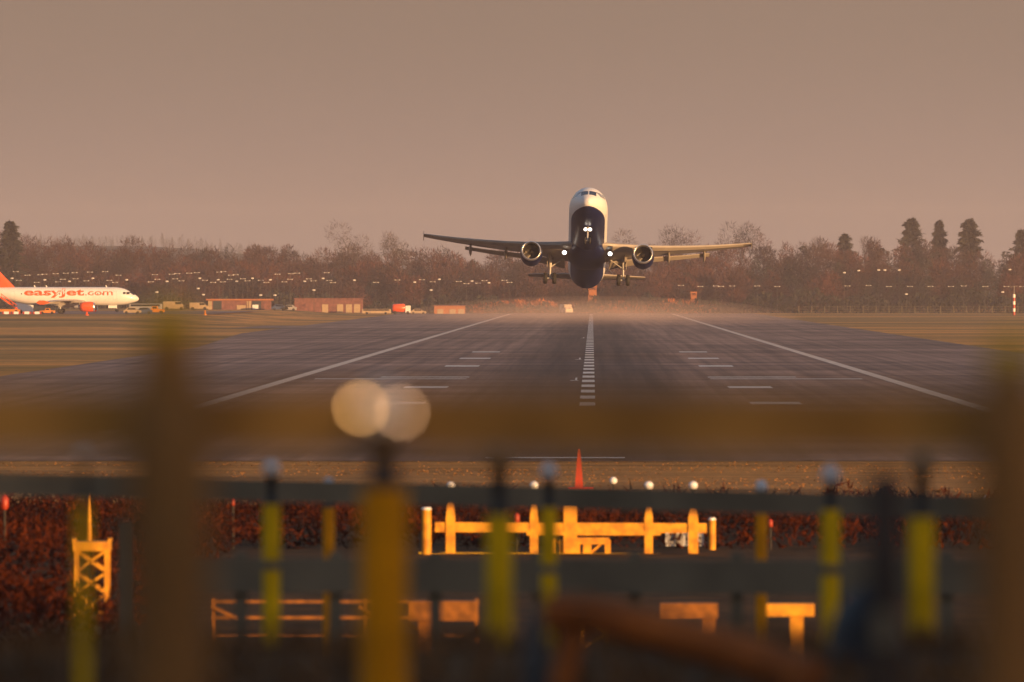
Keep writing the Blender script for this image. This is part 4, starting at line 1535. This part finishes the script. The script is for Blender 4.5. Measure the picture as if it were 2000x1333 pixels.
def stand(px0, px1, ytop, ybot, leg, d, label, m='yellow'):
    """low orange lamp table on one leg"""
    k = d / FPX
    Z = lambda py: CAM_Z - (py - VY) * k
    xc = (px0 + px1) / 2
    p = P(xc, 566, d)
    root = thing('lamp_table', label, 'stand', (p.x, d, 0))
    W = (px1 - px0) * k
    MB().box((0, 0, (Z(ytop) + Z(ybot)) / 2), (W, .5, Z(ytop) - Z(ybot))).build('top', M[m], root)
    for lx in leg:
        MB().box(((lx - xc) * k, 0, Z(ybot) / 2), (26 * k, .22, Z(ybot))).build('leg', M[m], root)
    return root
stand(800, 932, 1174, 1212, (830,), 158, 'orange low table stand right of the thick ochre mast', 'table')
stand(1290, 1402, 1178, 1206, (1385,), 158, 'orange low table stand behind the fallen log', 'table')
stand(1484, 1590, 1179, 1203, (1556,), 158, 'orange low table stand between slim mast and blue bundle', 'yellow')

def lattice_leg():
    d = 162.0
    k = d / FPX
    Z = lambda py: CAM_Z - (py - VY) * k
    p = P(1161, 566, d)
    root = thing('lattice_stand', 'small orange lattice frame showing above the fallen log', 'frame', (p.x, d, 0))
    hw = 22 * k
    b = MB()
    for s in (-1, 1):
        b.bar((s * hw, 0, 0), (s * hw, 0, Z(1205)), .07)
    b.build('upright', M['yellow'], root)
    b = MB()
    b.bar((-hw, 0, Z(1212)), (hw, 0, Z(1240)), .05)
    b.bar((hw, 0, Z(1240)), (-hw, 0, Z(1266)), .05)
    b.bar((-hw, 0, Z(1206)), (hw, 0, Z(1206)), .05)
    b.build('brace', M['yellow'], root)
lattice_leg()

def low_frame():
    d = 160.0
    k = d / FPX
    Z = lambda py: CAM_Z - (py - VY) * k
    p = P(660, 566, d)
    root = thing('rail_frame', 'low orange railing frame with diagonal brace behind the masts', 'railing', (p.x, d + 4, 0))
    X = lambda px: (px - 660) * k
    for py in (1191, 1223, 1258):
        MB().bar((X(395), 0, Z(py)), (X(930), 0, Z(py)), .055 if py < 1250 else .03).build('rail', M['table'], root)
    for a, b_ in (((395, 1200), (460, 1232)), ((688, 1200), (735, 1232)), ((790, 1235), (830, 1258))):
        MB().bar((X(a[0]), -.05, Z(a[1])), (X(b_[0]), -.05, Z(b_[1])), .06).build('brace', M['table'], root)
    for px in (400, 700, 925):
        MB().bar((X(px), .05, 0), (X(px), .05, Z(1185)), .07).build('post', M['table'], root)
low_frame()

# ------------------------------------------------------------------ grey barrier
def barrier():
    d = 78.0
    k = d / FPX
    Z = lambda py: CAM_Z - (py - VY) * k
    p = P(1000, 566, d)
    zb = tz(p.x, d)
    root = thing('grey_barrier', 'long grey steel barrier with two broad rails behind the masts', 'barrier', (p.x, d, zb))
    X = lambda px: (px - 1000) * k
    MB().bar((X(-900), 0, Z(925) - zb), (X(2900), 0, Z(1015) - zb), 44 * k, .08).build('rail', M['grey_steel'], root)
    MB().bar((X(330), 0, Z(1124) - zb), (X(2900), 0, Z(1132) - zb), 66 * k, .08).build('rail', M['grey_steel'], root)
    for px in (-600, -320, -60, 240, 470, 655, 850, 1050, 1240, 1440, 1640, 1850, 2100, 2400):
        MB().box((X(px), .10, Z(1080) / 2 - zb), (24 * k, .12, Z(960 if px < 300 else 1080))).build('post', M['grey_steel'], root)
barrier()

# ------------------------------------------------------------------ near fence on the bank
def near_fence():
    d = 15.0
    k = d / FPX
    Z = lambda py: CAM_Z - (py - VY) * k
    p = P(1000, 566, d)
    zb = tz(p.x, d)
    root = thing('timber_fence', 'brown timber post and rail fence closest to the camera', 'fence', (p.x, d, zb))
    X = lambda px: (px - 1000) * k
    MB().bar((X(-1500), .16, Z(822) - zb), (X(3500), .16, Z(838) - zb), 132 * k, .05).build('rail', M['rail_wood'], root)
    MB().bar((X(-1500), -.10, Z(1500) - zb), (X(3500), -.10, Z(1510) - zb), 132 * k, .05).build('rail', M['rail_wood'], root)
    for px, top, wd in ((-1290, 640, 175), (330, 655, 172), (1972, 715, 140), (3300, 680, 175)):
        hw = wd * k / 2
        hz = Z(top) - zb
        n = 16
        rings = []
        for z, q in ((-.1, 1.08), (.5, 1.0), (Z(880) - zb, .98), (Z(760) - zb, .80), (hz - .02, .62), (hz, .40)):
            rings.append([Vector((X(px) + hw * q * math.cos(2 * math.pi * i / n), hw * q * .8 * math.sin(2 * math.pi * i / n), z)) for i in range(n)])
        MB().loft(rings).build('post', M['wood'], root, True)
        MB().lathe([(hz - .005, hw * .42), (hz + .012, hw * .66), (hz + .035, hw * .60), (hz + .05, hw * .2)], (X(px), 0, 0), 'z', 18, True).build('post_cap', M['yellow_old'], root, True)
near_fence()

def twin_glint():  # small glowing beads added to paint a pair of sun glints
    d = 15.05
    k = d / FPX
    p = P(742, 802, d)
    root = thing('twin_glint', 'pair of small glowing amber sun glints added on the top fence rail', 'lamp', p)
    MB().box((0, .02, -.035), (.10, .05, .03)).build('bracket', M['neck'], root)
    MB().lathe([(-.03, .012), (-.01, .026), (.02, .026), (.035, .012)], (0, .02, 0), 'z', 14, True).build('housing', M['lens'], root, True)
    for px, py, m in ((705, 797, 'glint_a'), (785, 806, 'glint_b')):
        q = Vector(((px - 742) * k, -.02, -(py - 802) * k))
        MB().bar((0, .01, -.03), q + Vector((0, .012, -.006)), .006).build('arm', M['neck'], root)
        MB().lathe([(-.006, .001), (-.0045, .0040), (0, .006), (.0045, .0040), (.006, .001)], q, 'z', 12, True).build('glint', M[m], root, True)
M['glint_a'] = mat('amber_sun_glint', (1, .8, .5), .3, emit=(1.0, .50, .16), estr=11)  # emission painted in as a sun glint
M['glint_b'] = mat('pale_amber_sun_glint', (1, .8, .6), .3, emit=(1.0, .54, .27), estr=7)
twin_glint()

def dark_post():
    d = 24.0
    k = d / FPX
    p = P(1728, 566, d)
    zb = tz(p.x, d)
    root = thing('timber_post', 'dark unlit timber post left of the tall olive mast', 'post', (p.x, d, zb))
    H = CAM_Z - (925 - VY) * k - zb
    MB().loft([[Vector((q * 36 * k * math.cos(2 * math.pi * i / 16), q * 36 * k * math.sin(2 * math.pi * i / 16), z)) for i in range(16)] for q, z in ((1.05, -.1), (1, H * .5), (.95, H - .02), (.6, H))]).build('post', M['bark'], root, True)
    MB().box((0, -.055, H * .6), (.06, .012, .10)).build('tag_plate', M['grey_steel'], root)
dark_post()

def fallen_log():
    d = 33.0
    pts = [P(1060, 1200, d), P(1130, 1195, d), P(1260, 1225, d), P(1420, 1270, d - .1), P(1520, 1303, d - .2), P(1590, 1332, d - .3)]
    root = thing('fallen_log', 'rust brown fallen log resting on the near bank', 'log', pts[2])
    o = pts[2]
    b = MB()
    for i in range(len(pts) - 1):
        b.tube(pts[i] - o, pts[i + 1] - o, (.07, .074, .077, .08, .082, .085)[i], (.07, .074, .077, .08, .082, .085)[i + 1], 14, i in (0, len(pts) - 2))
    b.build('log', M['log'], root, True)
    st = MB()
    st.tube(pts[1] - o, pts[1] - o + Vector((-.09, .05, -.42)), .04, .06, 8)
    st.build('branch_stub', M['log'], root, True)
fallen_log()

def bundle(px, py, d, wpx, hpx, label, seed):
    rs = np.random.default_rng(seed)
    k = d / FPX
    p = P(px, py, d)
    zb = tz(p.x, d)
    top = p.z + hpx * k * .5 - zb
    root = thing('tarpaulin_bundle', label, 'bundle', (p.x, d, zb))
    rings = []
    n = 20
    for t in np.linspace(0, 1, 9):
        q = math.cos(t * math.pi / 2) ** .55
        rings.append([Vector((wpx * k * .5 * (q + .03) * (1 + .10 * math.sin(3 * a + 4 * t + seed)) * math.cos(a), .35 * (q + .03) * math.sin(a), t * top)) for a in [2 * math.pi * i / n for i in range(n)]])
    MB().loft(rings).build('cover', M['tarp'], root, True)
    MB().tube((-wpx * k * .46, -.33, top * .5), (wpx * k * .46, -.33, top * .55), .01, .01, 6).build('rope', M['neck'], root)
bundle(1045, 1215, 30, 60, 70, 'small dark blue bundle at the end of the fallen log', 3)
bundle(1690, 1200, 36, 150, 110, 'large dark blue bundle left of the tall olive mast', 8)

# ------------------------------------------------------------------ air
def haze():
    b = MB().box((-50, 2700, 29), (3000, 5700, 62))
    m = bpy.data.materials.new('haze_air')
    m.use_nodes = True
    t = m.node_tree
    t.nodes.clear()
    out = t.nodes.new('ShaderNodeOutputMaterial')
    v = t.nodes.new('ShaderNodeVolumePrincipled')
    v.inputs['Color'].default_value = (*HAZE_COLOR, 1)
    v.inputs['Density'].default_value = HAZE_DENSITY
    v.inputs['Anisotropy'].default_value = 0.0
    t.links.new(v.outputs[0], out.inputs['Volume'])
    o = b.build('haze', m)
    tag(o, 'warm evening haze over the whole airfield', 'haze', kind='stuff')
haze()

def exhaust_haze():
    """warm blur of jet exhaust lingering over the far half of the runway"""
    m = bpy.data.materials.new('exhaust_air')
    m.use_nodes = True
    t = m.node_tree
    t.nodes.clear()
    out = t.nodes.new('ShaderNodeOutputMaterial')
    v = t.nodes.new('ShaderNodeVolumePrincipled')
    v.inputs['Color'].default_value = (0.98, 0.74, 0.62, 1)
    v.inputs['Density'].default_value = EXHAUST_DENSITY
    t.links.new(v.outputs[0], out.inputs['Volume'])
    for c, r in (((0, 1900, 0), (46, 430, 5.5)), ((2, 1950, 0), (40, 370, 4.4)), ((-2, 2000, 0), (33, 320, 3.4)), ((0, 2050, 0), (25, 260, 2.6)), ((3, 2000, 0), (16, 200, 1.8))):
        b = MB()
        rings = []
        n = 28
        for k in range(17):
            a = -math.pi / 2 + math.pi * k / 16
            q = max(.004, math.cos(a))
            rings.append([Vector((c[0] + r[0] * q * math.cos(2 * math.pi * i / n), c[1] + r[1] * math.sin(a), c[2] + r[2] * q * math.sin(2 * math.pi * i / n))) for i in range(n)])
        o = b.loft(rings).build('exhaust_haze', m, None, True)
        tag(o, 'hazy jet exhaust drifting low over the far end of the runway', 'exhaust haze', kind='stuff')
exhaust_haze()
